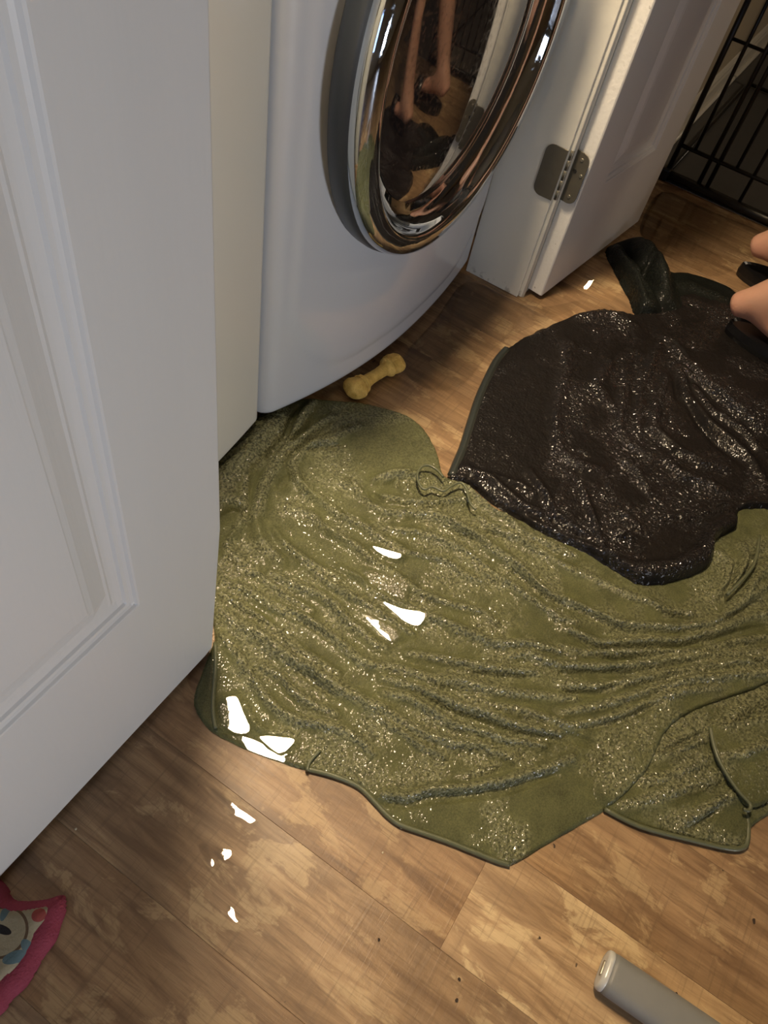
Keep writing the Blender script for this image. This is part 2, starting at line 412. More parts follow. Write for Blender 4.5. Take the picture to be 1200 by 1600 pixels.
    me.polygons.foreach_set('use_smooth', np.ones(len(faces), bool))
    me.update(calc_edges=True)
    at = me.attributes.new('pile', 'FLOAT', 'POINT')
    pv = np.zeros(len(remap)); pv[:nv] = pile; pv[nv:] = 0
    at.data.foreach_set('value', pv[used].astype(np.float32))
    return link(name, me, mat, parent)

def half_normal(p):
    """normal that mirrors the closet bulb to the camera from point p"""
    p = Vector(p); a = (BULB - p).normalized(); b = (Vector((0, 0, CAMH)) - p).normalized()
    return (a + b).normalized()
def tilted(poly, z, amount=1.0, mirror=True):
    c = np.mean(np.array(poly), 0); n = half_normal((c[0], c[1], z))
    gx, gy = -n.x / n.z * amount, -n.y / n.z * amount
    lo = min((q[0] - c[0]) * gx + (q[1] - c[1]) * gy for q in poly)
    return lambda P: z - lo * 1.0 + (P[:, 0] - c[0]) * gx + (P[:, 1] - c[1]) * gy
def water_sheet(name, poly, zf, label, group=None, t=0.0006):
    poly = closed_smooth(poly, 4)
    P = np.array(poly); z = zf(P); c = P.mean(0)
    bm = bmesh.new(); rings = []
    for s, dz in ((1.0, 0.0), (0.985, t * .6), (0.955, t), (0.93, t), (0.6, t), (0.3, t)):
        Q = c + (P - c) * s; zz = zf(Q)
        rings.append([bm.verts.new((q[0], q[1], k + dz)) for q, k in zip(Q, zz)])
    ct = bm.verts.new((c[0], c[1], zf(c[None])[0] + t))
    n = len(P)
    for a, b in zip(rings, rings[1:]):
        for k in range(n): bm.faces.new((a[k], a[(k + 1) % n], b[(k + 1) % n], b[k]))
    for k in range(n): bm.faces.new((rings[-1][k], rings[-1][(k + 1) % n], ct))
    o = frombm(name, bm, M_water, None, smooth=True)
    if sum(p.normal.z for p in o.data.polygons) < 0: o.data.flip_normals()
    return tag(o, label, 'water', group)

# ---------------------------------------------------------------- room shell
YW = 0.383            # room face of the closet wall
YB = 0.513            # closet face of the closet wall
UR = 1.415            # right jamb face
UL = 0.395            # left jamb face
CZ = 2.45
def struct(name, a, b, mat, parent=None, bevel=0):
    o = box(name, a, b, mat, parent, bevel); o['kind'] = 'structure'; return o
floor = struct('floor', (-1.7, -3.3, -0.06), (4.5, 1.5, -0.004), M_dark)
# planks run into the closet; rows follow the photograph's seams
PW = 0.1458; rnd = random.Random(11)
pl_me = {}
def plank_mesh(L):
    k = round(L, 3)
    if k not in pl_me:
        bm = bmesh.new(); add_box(bm, (-PW / 2 + .0001, -L / 2 + .0001, -0.004), (PW / 2 - .0001, L / 2 - .0001, 0.0), 0.0003, 1)
        bmesh.ops.recalc_face_normals(bm, faces=bm.faces)
        me = bpy.data.meshes.new('plank'); bm.to_mesh(me); bm.free(); me.materials.append(M_plank); pl_me[k] = me
    return pl_me[k]
def plank(cx, y0, y1, tone):
    o = bpy.data.objects.new('plank', plank_mesh(y1 - y0)); COL.objects.link(o)
    o.location = (cx, (y0 + y1) / 2, 0); o.color = (*tone, 1); o.parent = floor
    return o
BASE_ROW = 0.2352     # left seam of the pale plank
tones = [(0.95, 0.92, 0.88), (1.08, 1.06, 1.02), (0.86, 0.82, 0.78), (1.02, 0.97, 0.9), (0.92, 0.9, 0.9)]
for k in range(-13, 30):
    xl = BASE_ROW + k * PW; cx = xl + PW / 2
    if cx < -1.65 or cx > 4.45: continue
    if k == 0:
        cuts = [-3.19, -2.55, -1.33, -0.1135, 1.10, 1.49]; ts = [(1, 1, 1), (0.9, 0.88, 0.85), (1.38, 1.42, 1.42), (0.92, 0.86, 0.80), (1, 1, 1)]
    else:
        c = -3.19 + rnd.uniform(0.25, 1.1); cuts = [-3.19]
        if k == 1: c = -2.0766
        if k == -1: c = -2.0766
        while c < 1.3: cuts.append(c); c += 1.2166
        cuts.append(1.49); ts = [rnd.choice(tones) for _ in cuts]
        if k == 1: ts = [(1, 1, 1), (1, 1, 1), (1.0, 0.95, 0.88), (0.95, 0.9, 0.85), (1, 1, 1)]
        if k == -1: ts = [(1, 1, 1), (1, 1, 1), (0.98, 0.97, 0.95), (0.92, 0.86, 0.8), (1, 1, 1)]
        if k == 2: ts[1] = (1.1, 1.06, 1.0)
    for i in range(len(cuts) - 1): plank(cx, cuts[i], cuts[i + 1], ts[min(i, len(ts) - 1)])

struct('ceiling', (-1.7, -3.3, CZ), (4.5, 1.5, CZ + 0.06), M_ceil)
wf = empty('wall_front'); wf['kind'] = 'structure'
box('wall_section', (-1.6, YW, 0), (UL - 0.018, YB, CZ), M_wall, wf)
box('wall_section', (UR + 0.018, YW, 0), (4.4, YB, CZ), M_wall, wf)
box('wall_header', (UL - 0.018, YW, 2.07), (UR + 0.018, YB, CZ), M_wall, wf)
struct('wall_closet_left', (-0.10, YB, 0), (-0.02, 1.42, CZ), M_closet)
struct('wall_closet_right', (1.56, YB, 0), (1.64, 1.42, CZ), M_closet)
struct('wall_closet_back', (-0.10, 1.42, 0), (1.64, 1.48, CZ), M_closet)
struct('wall_right', (4.4, -3.2, 0), (4.48, YB, CZ), M_wall)
ws = empty('wall_left'); ws['kind'] = 'structure'
box('wall_section', (-1.68, -3.28, 0), (-1.6, -0.62, CZ), M_wall, ws)
box('wall_section', (-1.68, 0.02, 0), (-1.6, YB, CZ), M_wall, ws)
box('wall_section', (-1.68, -0.62, 0), (-1.6, 0.02, 0.6), M_wall, ws)
box('wall_section', (-1.68, -0.62, 1.3), (-1.6, 0.02, CZ), M_wall, ws)
win2 = empty('fill_window_2', (-1.64, -0.30, 0.6)); win2['kind'] = 'structure'  # unseen opening added for the bluish side light
bm = bmesh.new()
for a, b in (((-.03, -.32, 0), (.03, -.28, .7)), ((-.03, .28, 0), (.03, .32, .7)), ((-.03, -.28, 0), (.03, .28, .04)), ((-.03, -.28, .66), (.03, .28, .7))): add_box(bm, a, b)
frombm('window_frame', bm, M_trim, win2)
box('window_pane', (-.003, -.28, .04), (.003, .28, .66), M_water, win2)
wl = empty('wall_rear'); wl['kind'] = 'structure'
WX0, WX1, WZ0, WZ1 = -1.42, -0.48, 0.22, 0.82
box('wall_section', (-1.6, -3.28, 0), (WX0, -3.2, CZ), M_wall, wl)
box('wall_section', (WX1, -3.28, 0), (4.48, -3.2, CZ), M_wall, wl)
box('wall_section', (WX0, -3.28, 0), (WX1, -3.2, WZ0), M_wall, wl)
box('wall_section', (WX0, -3.28, WZ1), (WX1, -3.2, CZ), M_wall, wl)
win = empty('fill_window_1', ((WX0 + WX1) / 2, -3.24, WZ0), math.radians(90)); win['kind'] = 'structure'  # unseen low opening added for the grazing rear light
bm = bmesh.new(); hw = (WX1 - WX0) / 2; hh = WZ1 - WZ0
for a, b in (((-.03, -hw, 0), (.03, -hw + .05, hh)), ((-.03, hw - .05, 0), (.03, hw, hh)), ((-.03, -hw + .05, 0), (.03, hw - .05, .05)), ((-.03, -hw + .05, hh - .05), (.03, hw - .05, hh)), ((-.02, -hw + .05, hh / 2 - .02), (.02, hw - .05, hh / 2 + .02))):
    add_box(bm, a, b)
frombm('window_frame', bm, M_trim, win)
box('window_pane', (-.003, -hw + .05, .05), (.003, hw - .05, hh - .05), M_water, win)

# jambs and casing
tr1 = empty('trim_1'); tr1['kind'] = 'structure'
box('right_jamb_board', (UR, YW - 0.001, 0.0), (UR + 0.018, YB + 0.001, 2.07), M_jamb, tr1, 0.0015)
box('right_casing', (UR + 0.006, YW - 0.009, 0.0), (UR + 0.062, YW, 2.12), M_jamb, tr1, 0.002)
tube('casing_bead', [(UR + 0.013, YW - 0.009, 0.0), (UR + 0.013, YW - 0.009, 2.12)], 0.004, M_jamb, tr1, 10)
tr2 = empty('trim_2'); tr2['kind'] = 'structure'
box('left_jamb_board', (UL - 0.018, YW - 0.001, 0.0), (UL, YB + 0.001, 2.07), M_jamb, tr2, 0.0015)
box('head_jamb_board', (UL, YW, 2.05), (UR, YB, 2.07), M_jamb, tr2)
# baseboard of the wall beyond the open door
bb = empty('baseboard_front'); bb['kind'] = 'structure'
bm = bmesh.new()
prof = [(0, 0), (0.014, 0), (0.014, 0.062), (0.011, 0.070), (0.011, 0.078), (0.006, 0.088), (0, 0.09)]
for x in (1.98, 4.4):
    for dy, z in prof: bm.verts.new((x, YW - dy, z))
bm.verts.ensure_lookup_table(); n = len(prof)
for k in range(n): bm.faces.new((bm.verts[k], bm.verts[(k + 1) % n], bm.verts[n + (k + 1) % n], bm.verts[n + k]))
bm.faces.new(bm.verts[:n]); bm.faces.new(bm.verts[n:2 * n][::-1])
frombm('baseboard', bm, M_trim, bb)
tube('shoe_moulding', [(1.98, YW - 0.018, 0.009), (4.4, YW - 0.018, 0.009)], 0.008, M_trim, bb, 8)

# closet ceiling bulb
lamp = empty('ceiling_light', (BULB.x, BULB.y, CZ))
tag(lamp, 'round flush ceiling lamp above the washer inside the closet', 'lamp')
bm = bmesh.new(); bmesh.ops.create_cone(bm, cap_ends=True, segments=40, radius1=BULB_R + .02, radius2=BULB_R + .02, depth=0.04)
bmesh.ops.translate(bm, verts=bm.verts, vec=(0, 0, -0.02)); frombm('lamp_base', bm, M_trim, lamp)
mE = bpy.data.materials.new('lamp_glass_lit'); mE.use_nodes = True; nt = mE.node_tree; nt.nodes.remove(nt.nodes['Principled BSDF'])
em = nd(nt, 'ShaderNodeEmission', {0: (1.0, 0.79, 0.53, 1), 1: BULB_L}); nt.links.new(em.outputs[0], nt.nodes['Material Output'].inputs[0])
bm = bmesh.new(); N = 20; ringp = [(BULB_R, -0.04), (BULB_R * .93, -0.075), (BULB_R * .68, -0.105), (BULB_R * .35, -0.118)]
rg = [[bm.verts.new((r * math.cos(k * 2 * math.pi / N), r * math.sin(k * 2 * math.pi / N), z)) for k in range(N)] for r, z in ringp]
ct = bm.verts.new((0, 0, -0.12))
for a, b in zip(rg, rg[1:]):
    for k in range(N): bm.faces.new((a[k], a[(k + 1) % N], b[(k + 1) % N], b[k]))
for k in range(N): bm.faces.new((rg[-1][k], rg[-1][(k + 1) % N], ct))
frombm('lamp_glass', bm, mE, lamp)

# ---------------------------------------------------------------- panelled doors
def door_slab(name, W, H, T, panels, mat, parent, edge_mat=None, corner=0.0):
    """door in local coordinates: x 0..W, z 0..H, front face at y=0, back at y=T.
    panels: (x0, x1, z0, z1) outer edges of the sunk mouldings"""
    offs = [(0, 0), (.002, .0008), (.004, .0035), (.007, .0050), (.011, .0056), (.013, .0085), (.020, .0100), (.024, .0104), (.027, .0090), (.030, .0094), (.050, .0040), (.056, .0034), (.0575, .0030)]
    xs = {0.0, W, .003, W - .003, .0015, W - .0015}; zs = {0.0, H, .003, H - .003}
    for x0, x1, z0, z1 in panels:
        for o, _ in offs: xs |= {x0 + o, x1 - o}; zs |= {z0 + o, z1 - o}
    xs = sorted(xs); zs = sorted(zs)
    ox = np.array([o for o, _ in offs]); od = np.array([d for _, d in offs])
    bm = bmesh.new(); grid = []
    for z in zs:
        row = []
        for x in xs:
            d = 0
            for x0, x1, z0, z1 in panels:
                e = min(x - x0, x1 - x, z - z0, z1 - z)
                if e > 0: d = float(np.interp(e, ox, od))
            rim = min(x, W - x)
            if rim < .003: d += (.003 - rim) ** 2 / .003 * .9
            xx = x
            if corner and z < corner and x > W - .2:
                k = (corner - z) / corner; lim = W - corner * .75 * (1 - math.sqrt(max(0, 1 - k * k))); xx = min(x, lim)
            row.append(bm.verts.new((xx, d, z)))
        grid.append(row)
    for a, b in zip(grid, grid[1:]):
        for k in range(len(xs) - 1): bm.faces.new((a[k], a[k + 1], b[k + 1], b[k]))
    # sides and back
    lo, hi = grid[0], grid[-1]
    bl = bm.verts.new((0, T, 0)); br = bm.verts.new((W, T, 0)); tl = bm.verts.new((0, T, H)); trr = bm.verts.new((W, T, H))
    bm.faces.new([bl, br] + lo[::-1]); bm.faces.new(hi + [trr, tl])
    fl = bm.faces.new([bl] + [r[0] for r in grid] + [tl]); fr = bm.faces.new([r[-1] for r in grid][::-1] + [br, trr])
    bm.faces.new((bl, tl, trr, br))
    bmesh.ops.recalc_face_normals(bm, faces=bm.faces)
    if edge_mat: fl.material_index = 1; fr.material_index = 1
    me = bpy.data.meshes.new(name); bm.to_mesh(me); bm.free(); me.materials.append(mat)
    if edge_mat: me.materials.append(edge_mat)
    return link(name, me, None, parent)

# left door, folded flat before the wall left of the opening; its free end is out of frame
d1 = empty('door_1', (-0.095, 0.341, 0.012)); d1['kind'] = 'structure'
ZP = [(0.262, 0.92), (1.06, 1.52), (1.62, 1.90)]
door_slab('door_slab', 0.485, 2.02, 0.035, [(0.118, 0.357, a, b) for a, b in ZP], M_paint, d1, M_paint, corner=0.05)
# right door, folded back; its hinge edge faces the camera
A2 = math.radians(-6.58)
d2 = empty('door_2', (1.4424, 0.3383, 0.012), A2); d2['kind'] = 'structure'
door_slab('door_slab', 0.4746, 2.02, 0.0352, [(0.113, 0.352, 0.222, 0.92), (0.113, 0.352, 1.06, 1.52), (0.113, 0.352, 1.62, 1.90)], M_paint, d2, M_edge)

# hinge with rounded leaves
def leaf_bm(w, h, t, holes):
    bm = bmesh.new(); r = 0.016; pts = []
    # local: x across (0 = barrel side, w = rounded side), z up
    pts.append((0, 0))
    for k in range(7): a = -math.pi / 2 + k * math.pi / 12; pts.append((w - r + r * math.cos(a), r + r * math.sin(a)))
    for k in range(7): a = k * math.pi / 12; pts.append((w - r + r * math.cos(a), h - r + r * math.sin(a)))
    pts.append((0, h))
    f = [bm.verts.new((x, 0, z)) for x, z in pts]; b = [bm.verts.new((x, t, z)) for x, z in pts]
    bm.faces.new(f); bm.faces.new(b[::-1])
    for k in range(len(f)): bm.faces.new((f[k], f[(k + 1) % len(f)], b[(k + 1) % len(f)], b[k]))
    bmesh.ops.bevel(bm, geom=[e for e in bm.edges if abs(e.verts[0].co.y - e.verts[1].co.y) < 1e-6], offset=0.0006, segments=1, affect='EDGES')
    return bm
HZ, HH = 0.232, 0.101
hg = empty('hinge', (UR + 0.016, YW - 0.004, HZ)); hg.parent = None
tag(hg, 'dark pewter butt hinge with rounded corners between jamb and open door', 'hinge')
ja = frombm('jamb_leaf', leaf_bm(0.043, HH, 0.0022, 0), M_pewter, hg); ja.rotation_euler = (0, 0, math.radians(90)); ja.location = (-0.0165, 0.003, 0)
de = frombm('door_leaf', leaf_bm(0.034, HH, 0.0022, 0), M_pewter, hg); de.rotation_euler = (0, 0, math.radians(-90) + A2); de.location = (0.0085, -0.003, -0.004)
for i in range(5):
    bm = bmesh.new(); add_tube(bm, [(0, 0, i * HH / 5 + .0006), (0, 0, (i + 1) * HH / 5 - .0006)], 0.0048, 14)
    k = frombm('knuckle', bm, M_pewter, hg, smooth=True); k.location = (-0.006, -0.001, 0)
def screw(par, x, z, side, mat=M_screw, r=0.0036, dark=False):
    bm = bmesh.new(); bmesh.ops.create_cone(bm, cap_ends=True, segments=14, radius1=r, radius2=r * .8, depth=0.0012)
    bmesh.ops.rotate(bm, verts=bm.verts, matrix=Matrix.Rotation(math.radians(90), 3, 'X'), cent=(0, 0, 0))
    s = frombm('screw_hole' if dark else 'screw', bm, M_dark if dark else mat, par); s.location = (x, side, z)
for x, z in ((0.024, .085), (0.033, .05), (0.016, .055), (0.03, .015)): screw(ja, x, z, 0.0028, M_pewter)
for x, z in ((0.018, .088), (0.027, .060), (0.019, .014)): screw(de, x, z, -0.0006)
screw(de, 0.012, .064, -0.0006, r=0.0042, dark=True)

# ---------------------------------------------------------------- front loading machines
def machine_front(name, u0, u1, uc, v0, kl, kr, z0, z1, depth, mat, parent, inset=None, corner=0.02, botr=0.018):
    nu, nz = 90, 110
    us = np.linspace(0, 1, nu); zs = np.r_[np.linspace(z0, z0 + .05, 14), np.linspace(z0 + .055, z1, nz - 14)]
    ux = u0 + (u1 - u0) * (0.5 - 0.5 * np.cos(math.pi * us)) * 0.5 + (u1 - u0) * us * 0.5
    bm = bmesh.new(); g = []
    for z in zs:
        row = []
        for u in ux:
            d = u - uc; v = v0 + (kl if d < 0 else kr) * d * d
            e = min(u - u0, u1 - u)
            if e < corner: v += corner * (1 - math.sqrt(max(0, 1 - (1 - e / corner) ** 2)))
            zb = z - z0
            if zb < botr: v += botr * .8 * (1 - math.sqrt(max(0, 1 - (1 - zb / botr) ** 2)))
            if inset:
                cx, cz, hx, hz, rr, dep = inset
                qx = max(abs(u - cx) - hx + rr, 0); qz = max(abs(z - cz) - hz + rr, 0)
                s = rr - math.hypot(qx, qz)
                v -= dep * float(sm(np.array(s), -0.006, 0.006))
            row.append(bm.verts.new((u, v, z)))
        g.append(row)
    for a, b in zip(g, g[1:]):
        for k in range(nu - 1): bm.faces.new((a[k], a[k + 1], b[k + 1], b[k]))
    yb = v0 + depth
    def col(i): return [bm.verts.new((ux[i], yb, z)) for z in (z0, z1)]
    L, Rr = col(0), col(-1)
    bm.faces.new([r[0] for r in g] + [L[1], L[0]]); bm.faces.new([r[-1] for r in g][::-1] + [Rr[0], Rr[1]])
    bm.faces.new(g[0] + [Rr[0], L[0]]); bm.faces.new(g[-1][::-1] + [L[1], Rr[1]]); bm.faces.new((L[0], L[1], Rr[1], Rr[0]))
    return frombm(name, bm, mat, parent, smooth=False)
def shade_front(o):
    for p in o.data.polygons: p.use_smooth = p.normal.y < -0.1 and len(p.vertices) == 4

washer = empty('washing_machine', (1.08, 0.80, 0))
tag(washer, 'white front-loading washing machine with chrome-ringed round door', 'washing machine')
wp = empty('x'); bpy.data.objects.remove(wp)
def W(o): o.location = Vector(o.location) - Vector((1.08, 0.80, 0)); o.parent = washer; return o
b_ = machine_front('body', 0.742, 1.405, 1.10, 0.482, 0.50, 0.30, 0.03, 0.985, 0.70, M_enamel, None, inset=(1.09, 0.56, 0.312, 0.475, 0.16, 0.003))
shade_front(b_); W(b_)
W(box('top_panel', (0.742, 0.55, 0.987), (1.405, 1.18, 1.0), M_enamel, None, 0.004))
for x in (0.79, 1.355):
    for y in (0.60, 1.12): W(tube('foot', [(x, y, 0.0), (x, y, 0.03)], 0.02, M_black, None, 14))
DX, DZ = 1.092, 0.568
W(spin('door_band', [(0.290, 0.520), (0.3075, 0.508), (0.309, 0.490), (0.3075, 0.480), (0.302, 0.476)], DX, DZ, M_navy, None, 96, 1.02))
W(spin('chrome_ring', [(0.3055, 0.478, 0), (0.306, 0.473, 0), (0.303, 0.464, -.001), (0.296, 0.456, -.003), (0.284, 0.4505, -.006), (0.270, 0.4490, -.010), (0.262, 0.4505, -.013), (0.2585, 0.4530, -.014), (0.2570, 0.4550, -.0145), (0.2550, 0.4600, -.015), (0.250, 0.4670, -.018), (0.240, 0.4730, -.022), (0.2260, 0.4765, -.025), (0.212, 0.480, -.026)], DX, DZ, M_chrome, None, 128, 1.02))
W(spin('door_glass', [(0.216, 0.478), (0.211, 0.4765), (0.200, 0.4740), (0.17, 0.4705), (0.12, 0.467), (0.06, 0.465), (0.0, 0.464)], DX - .026, DZ, M_glass, None, 96, 1.02))
hd = W(box('door_handle', (1.310, 0.435, 0.66), (1.340, 0.456, 0.78), M_black, None, 0.006))
pan = W(box('control_panel', (0.80, 0.474, 0.885), (1.36, 0.486, 0.965), M_navy, None, 0.004))

dryer = empty('dryer', (0.35, 0.85, 0))
tag(dryer, 'cream-white appliance with rounded lower corner between left door and washer', 'dryer')
o = machine_front('body', 0.02, 0.732, 0.40, 0.531, 0.10, 0.20, 0.028, 0.985, 0.66, M_cream, None, corner=0.008, botr=0.012)
shade_front(o); o.location = (-0.35, -0.85, 0); o.parent = dryer
for x in (0.08, 0.66):
    for y in (0.62, 1.10):
        f = tube('foot', [(x, y, 0.0), (x, y, 0.03)], 0.018, M_black, dryer, 14); f.location = (-0.35, -0.85, 0)
o = spin('door_band', [(0.20, 0.538), (0.205, 0.526), (0.19, 0.520), (0.0, 0.519)], 0.36, 0.56, M_cream, dryer); o.location = (-0.35, -0.85, 0)

# ---------------------------------------------------------------- green towels
A1 = lambda p: crop(330, 600, .25, p); A2c = lambda p: crop(600, 700, .25, p); A3 = lambda p: crop(300, 880, .25, p)
A4 = lambda p: crop(600, 980, .25, p); A5 = lambda p: crop(880, 850, .2667, p); A6 = lambda p: crop(850, 480, .2917, p)
green_px = [(332, 738), (345, 703), (372, 676), (398, 656), (420, 634), (450, 625), (480, 622), (520, 625), (560, 628), (600, 637), (635, 648), (662, 668), (676, 690), (686, 715), (694, 742),
            (712, 748), (730, 756), (752, 778), (778, 800), (815, 812), (850, 828), (890, 846), (925, 860), (960, 876), (1000, 885), (1050, 880), (1085, 860), (1100, 835), (1130, 822),(1150, 815),
            (1156, 793), (1200, 791), (1270, 800), (1330, 900), (1310, 1000), (1200, 1068), (1140, 1092), (1085, 1112), (1055, 1130), (1036, 1150), (1026, 1172), (1003, 1214), (965, 1252),
            (930, 1275), (892, 1297), (845, 1325), (800, 1351), (775, 1345), (740, 1331), (700, 1315), (660, 1301), (625, 1289), (605, 1275), (588, 1257), (562, 1230), (520, 1213), (480, 1202),
            (440, 1190), (390, 1172), (345, 1150), (325, 1136), (303, 1100), (312, 1058), (326, 1022), (335, 1000), (333, 975), (322, 900), (322, 820)]
green_ol = closed_smooth(GL(green_px, 0.006), 3, 0.0006)
lower_px = [(945, 1262), (1000, 1290), (1075, 1310), (1135, 1325), (1160, 1324), (1170, 1312), (1172, 1296), (1196, 1276), (1260, 1235), (1320, 1150), (1330, 1040), (1200, 1020), (1050, 1060), (985, 1150), (930, 1225)]
lower_ol = closed_smooth(GL(lower_px, 0.005), 3, 0.0004)
w1, h1 = 0.0105, 0.012
gr = [
 (A1([(440,150),(380,250),(300,330),(180,470),(90,580),(70,680)]), .030, .020),
 (A1([(560,230),(480,390),(400,500),(330,620),(300,760),(280,860),(300,950),(340,1030),(430,1100)]), .014, .016),
 (A1([(640,110),(560,220),(500,330)]), .012, .016),
 (A1([(760,200),(640,270),(540,360),(470,430)]), .010, .014),
 (A1([(920,260),(760,340),(640,360),(560,420),(510,500),(540,600),(640,690),(740,780),(900,850),(1050,950),(1200,1030)]), .011, .015),
 (A1([(390,900),(440,970),(520,1050),(600,1110),(700,1160),(800,1200)]), .009, h1),
 (A1([(480,760),(620,810),(700,890),(820,960),(930,1030),(1030,1110),(1150,1180)]), .010, h1),
 (A1([(220,560),(200,680),(210,780),(170,900),(100,1000),(110,1060),(200,1110),(280,1160)]), .010, .011),
 (A1([(60,720),(150,730),(220,760)]), .012, .014),
 (A1([(800,600),(900,650),(1000,760),(1200,830)]), .009, .010),
 (A1([(1020,600),(1110,560),(1200,540)]), .010, .014),
 (A2c([(0,200),(60,165),(160,150),(230,160)]), .010, .016),
 (A2c([(90,180),(80,240)]), .004, .006), (A2c([(150,180),(150,240)]), .004, .006),
 (A2c([(0,300),(120,330),(300,340),(430,320),(520,310)]), .010, .013),
 (A2c([(0,400),(200,400),(330,420),(450,470),(560,540),(700,640),(850,740),(960,860),(1050,930),(1200,990)]), .012, .017),
 (A2c([(0,500),(200,520),(350,560),(480,620),(560,690),(680,790),(800,850),(950,960),(1100,1050),(1200,1080)]), .010, .013),
 (A2c([(0,600),(100,640),(250,670),(400,700),(500,780),(600,820)]), .007, .009),
 (A2c([(600,430),(700,500),(850,560),(1000,650),(1200,780)]), .010, .012),
 (A2c([(530,240),(640,330),(760,420),(860,520),(1000,580),(1200,670)]), .012, .013),
 (A2c([(0,730),(100,800),(230,900),(330,940),(450,980),(600,1010),(700,1080)]), .008, .010),
 (A2c([(0,920),(130,980),(250,1040),(380,1080),(520,1140),(620,1180)]), .009, .012),
 (A2c([(0,1040),(80,1100),(180,1160)]), .007, .010),
 (A3([(270,20),(400,60),(480,120),(600,210),(740,290)]), .008, .010),
 (A3([(500,60),(620,120),(700,150),(800,190),(900,270),(960,350),(1050,420),(1140,490),(1200,520)]), .010, .012),
 (A3([(700,0),(830,90),(920,160),(1050,230),(1200,320)]), .009, .012),
 (A3([(930,20),(1050,90),(1200,200)]), .008, .010),
 (A3([(180,190),(300,260),(420,340),(500,410),(600,490),(700,560),(800,620),(900,680)]), .009, .012),
 (A3([(200,110),(330,160),(450,230),(550,280),(700,340),(820,420),(950,520),(1050,600),(1200,650)]), .010, .013),
 (A3([(190,300),(300,380),(420,440),(520,520),(620,600),(750,660),(860,740),(960,800),(1100,870),(1200,900)]), .013, .015),
 (A3([(190,450),(290,580),(350,680),(420,780),(480,860),(560,930),(700,990),(850,1010),(960,1040),(1060,1110),(1130,1180)]), .009, .011),
 (A3([(440,640),(560,700),(620,780),(700,840),(800,900),(900,940)]), .008, .010),
 (A3([(320,880),(380,1000),(450,1060),(600,1060)]), .008, .009),
 (A4([(150,160),(300,180),(450,210),(650,250),(800,270),(960,275)]), .009, .011),
 (A4([(0,230),(150,270),(300,320),(450,330),(600,370),(800,410),(950,420),(1200,440)]), .011, .012),
 (A4([(0,310),(200,370),(350,440),(500,500),(650,540),(800,600),(1000,650),(1100,660)]), .010, .015),
 (A4([(0,400),(160,430),(300,520),(430,600),(600,640),(800,700),(1000,730)]), .009, .012),
 (A4([(0,500),(150,600),(300,680),(450,720),(600,730),(750,790),(850,830)]), .009, .011),
 (A4([(0,570),(100,640),(230,740),(380,800)]), .007, .009),
 (A4([(430,0),(560,50),(680,95),(880,90),(1050,130),(1200,190)]), .009, .012),
 (A4([(780,180),(900,150),(1000,190),(1100,230),(1200,260)]), .008, .010),
 (A4([(520,440),(700,490),(900,530),(1100,590),(1200,620)]), .009, .010),
 (A4([(0,1055),(150,1065),(300,1020),(550,1005),(750,965),(900,925),(1050,875),(1180,820)]), .010, .016),
 (A4([(500,930),(620,900),(720,850)]), .008, .006),
 (A5([(0,310),(150,385),(300,450),(450,480),(650,490),(850,470),(1000,400),(1130,290),(1200,240)]), .010, .015),
 (A5([(0,480),(120,540),(230,580),(450,565),(700,560),(900,510),(1050,440),(1200,400)]), .010, .013),
 (A5([(0,600),(120,640),(250,630),(500,630),(800,630),(1000,570),(1200,540)]), .010, .012),
 (A5([(0,700),(150,720),(350,715),(550,690),(750,665),(1000,640),(1200,620)]), .010, .014),
 (A5([(0,820),(250,840),(450,790),(700,740),(900,700),(1200,690)]), .010, .013),
 (A5([(0,980),(200,950),(400,890),(560,840),(750,800),(1000,780),(1200,760)]), .010, .012),
 (A5([(0,1060),(150,1050),(350,1000),(550,920),(700,870),(900,850)]), .009, .010),
 (A5([(0,120),(150,180),(350,280),(500,330),(620,390),(800,400)]), .011, .010),
 (A5([(1060,0),(1070,100),(1020,200),(930,300)]), .009, .018),
 (A5([(915,40),(975,110),(960,220),(900,300)]), .010, .014),
 (A5([(1200,120),(1130,200),(1080,300),(960,400)]), .011, .015),
]
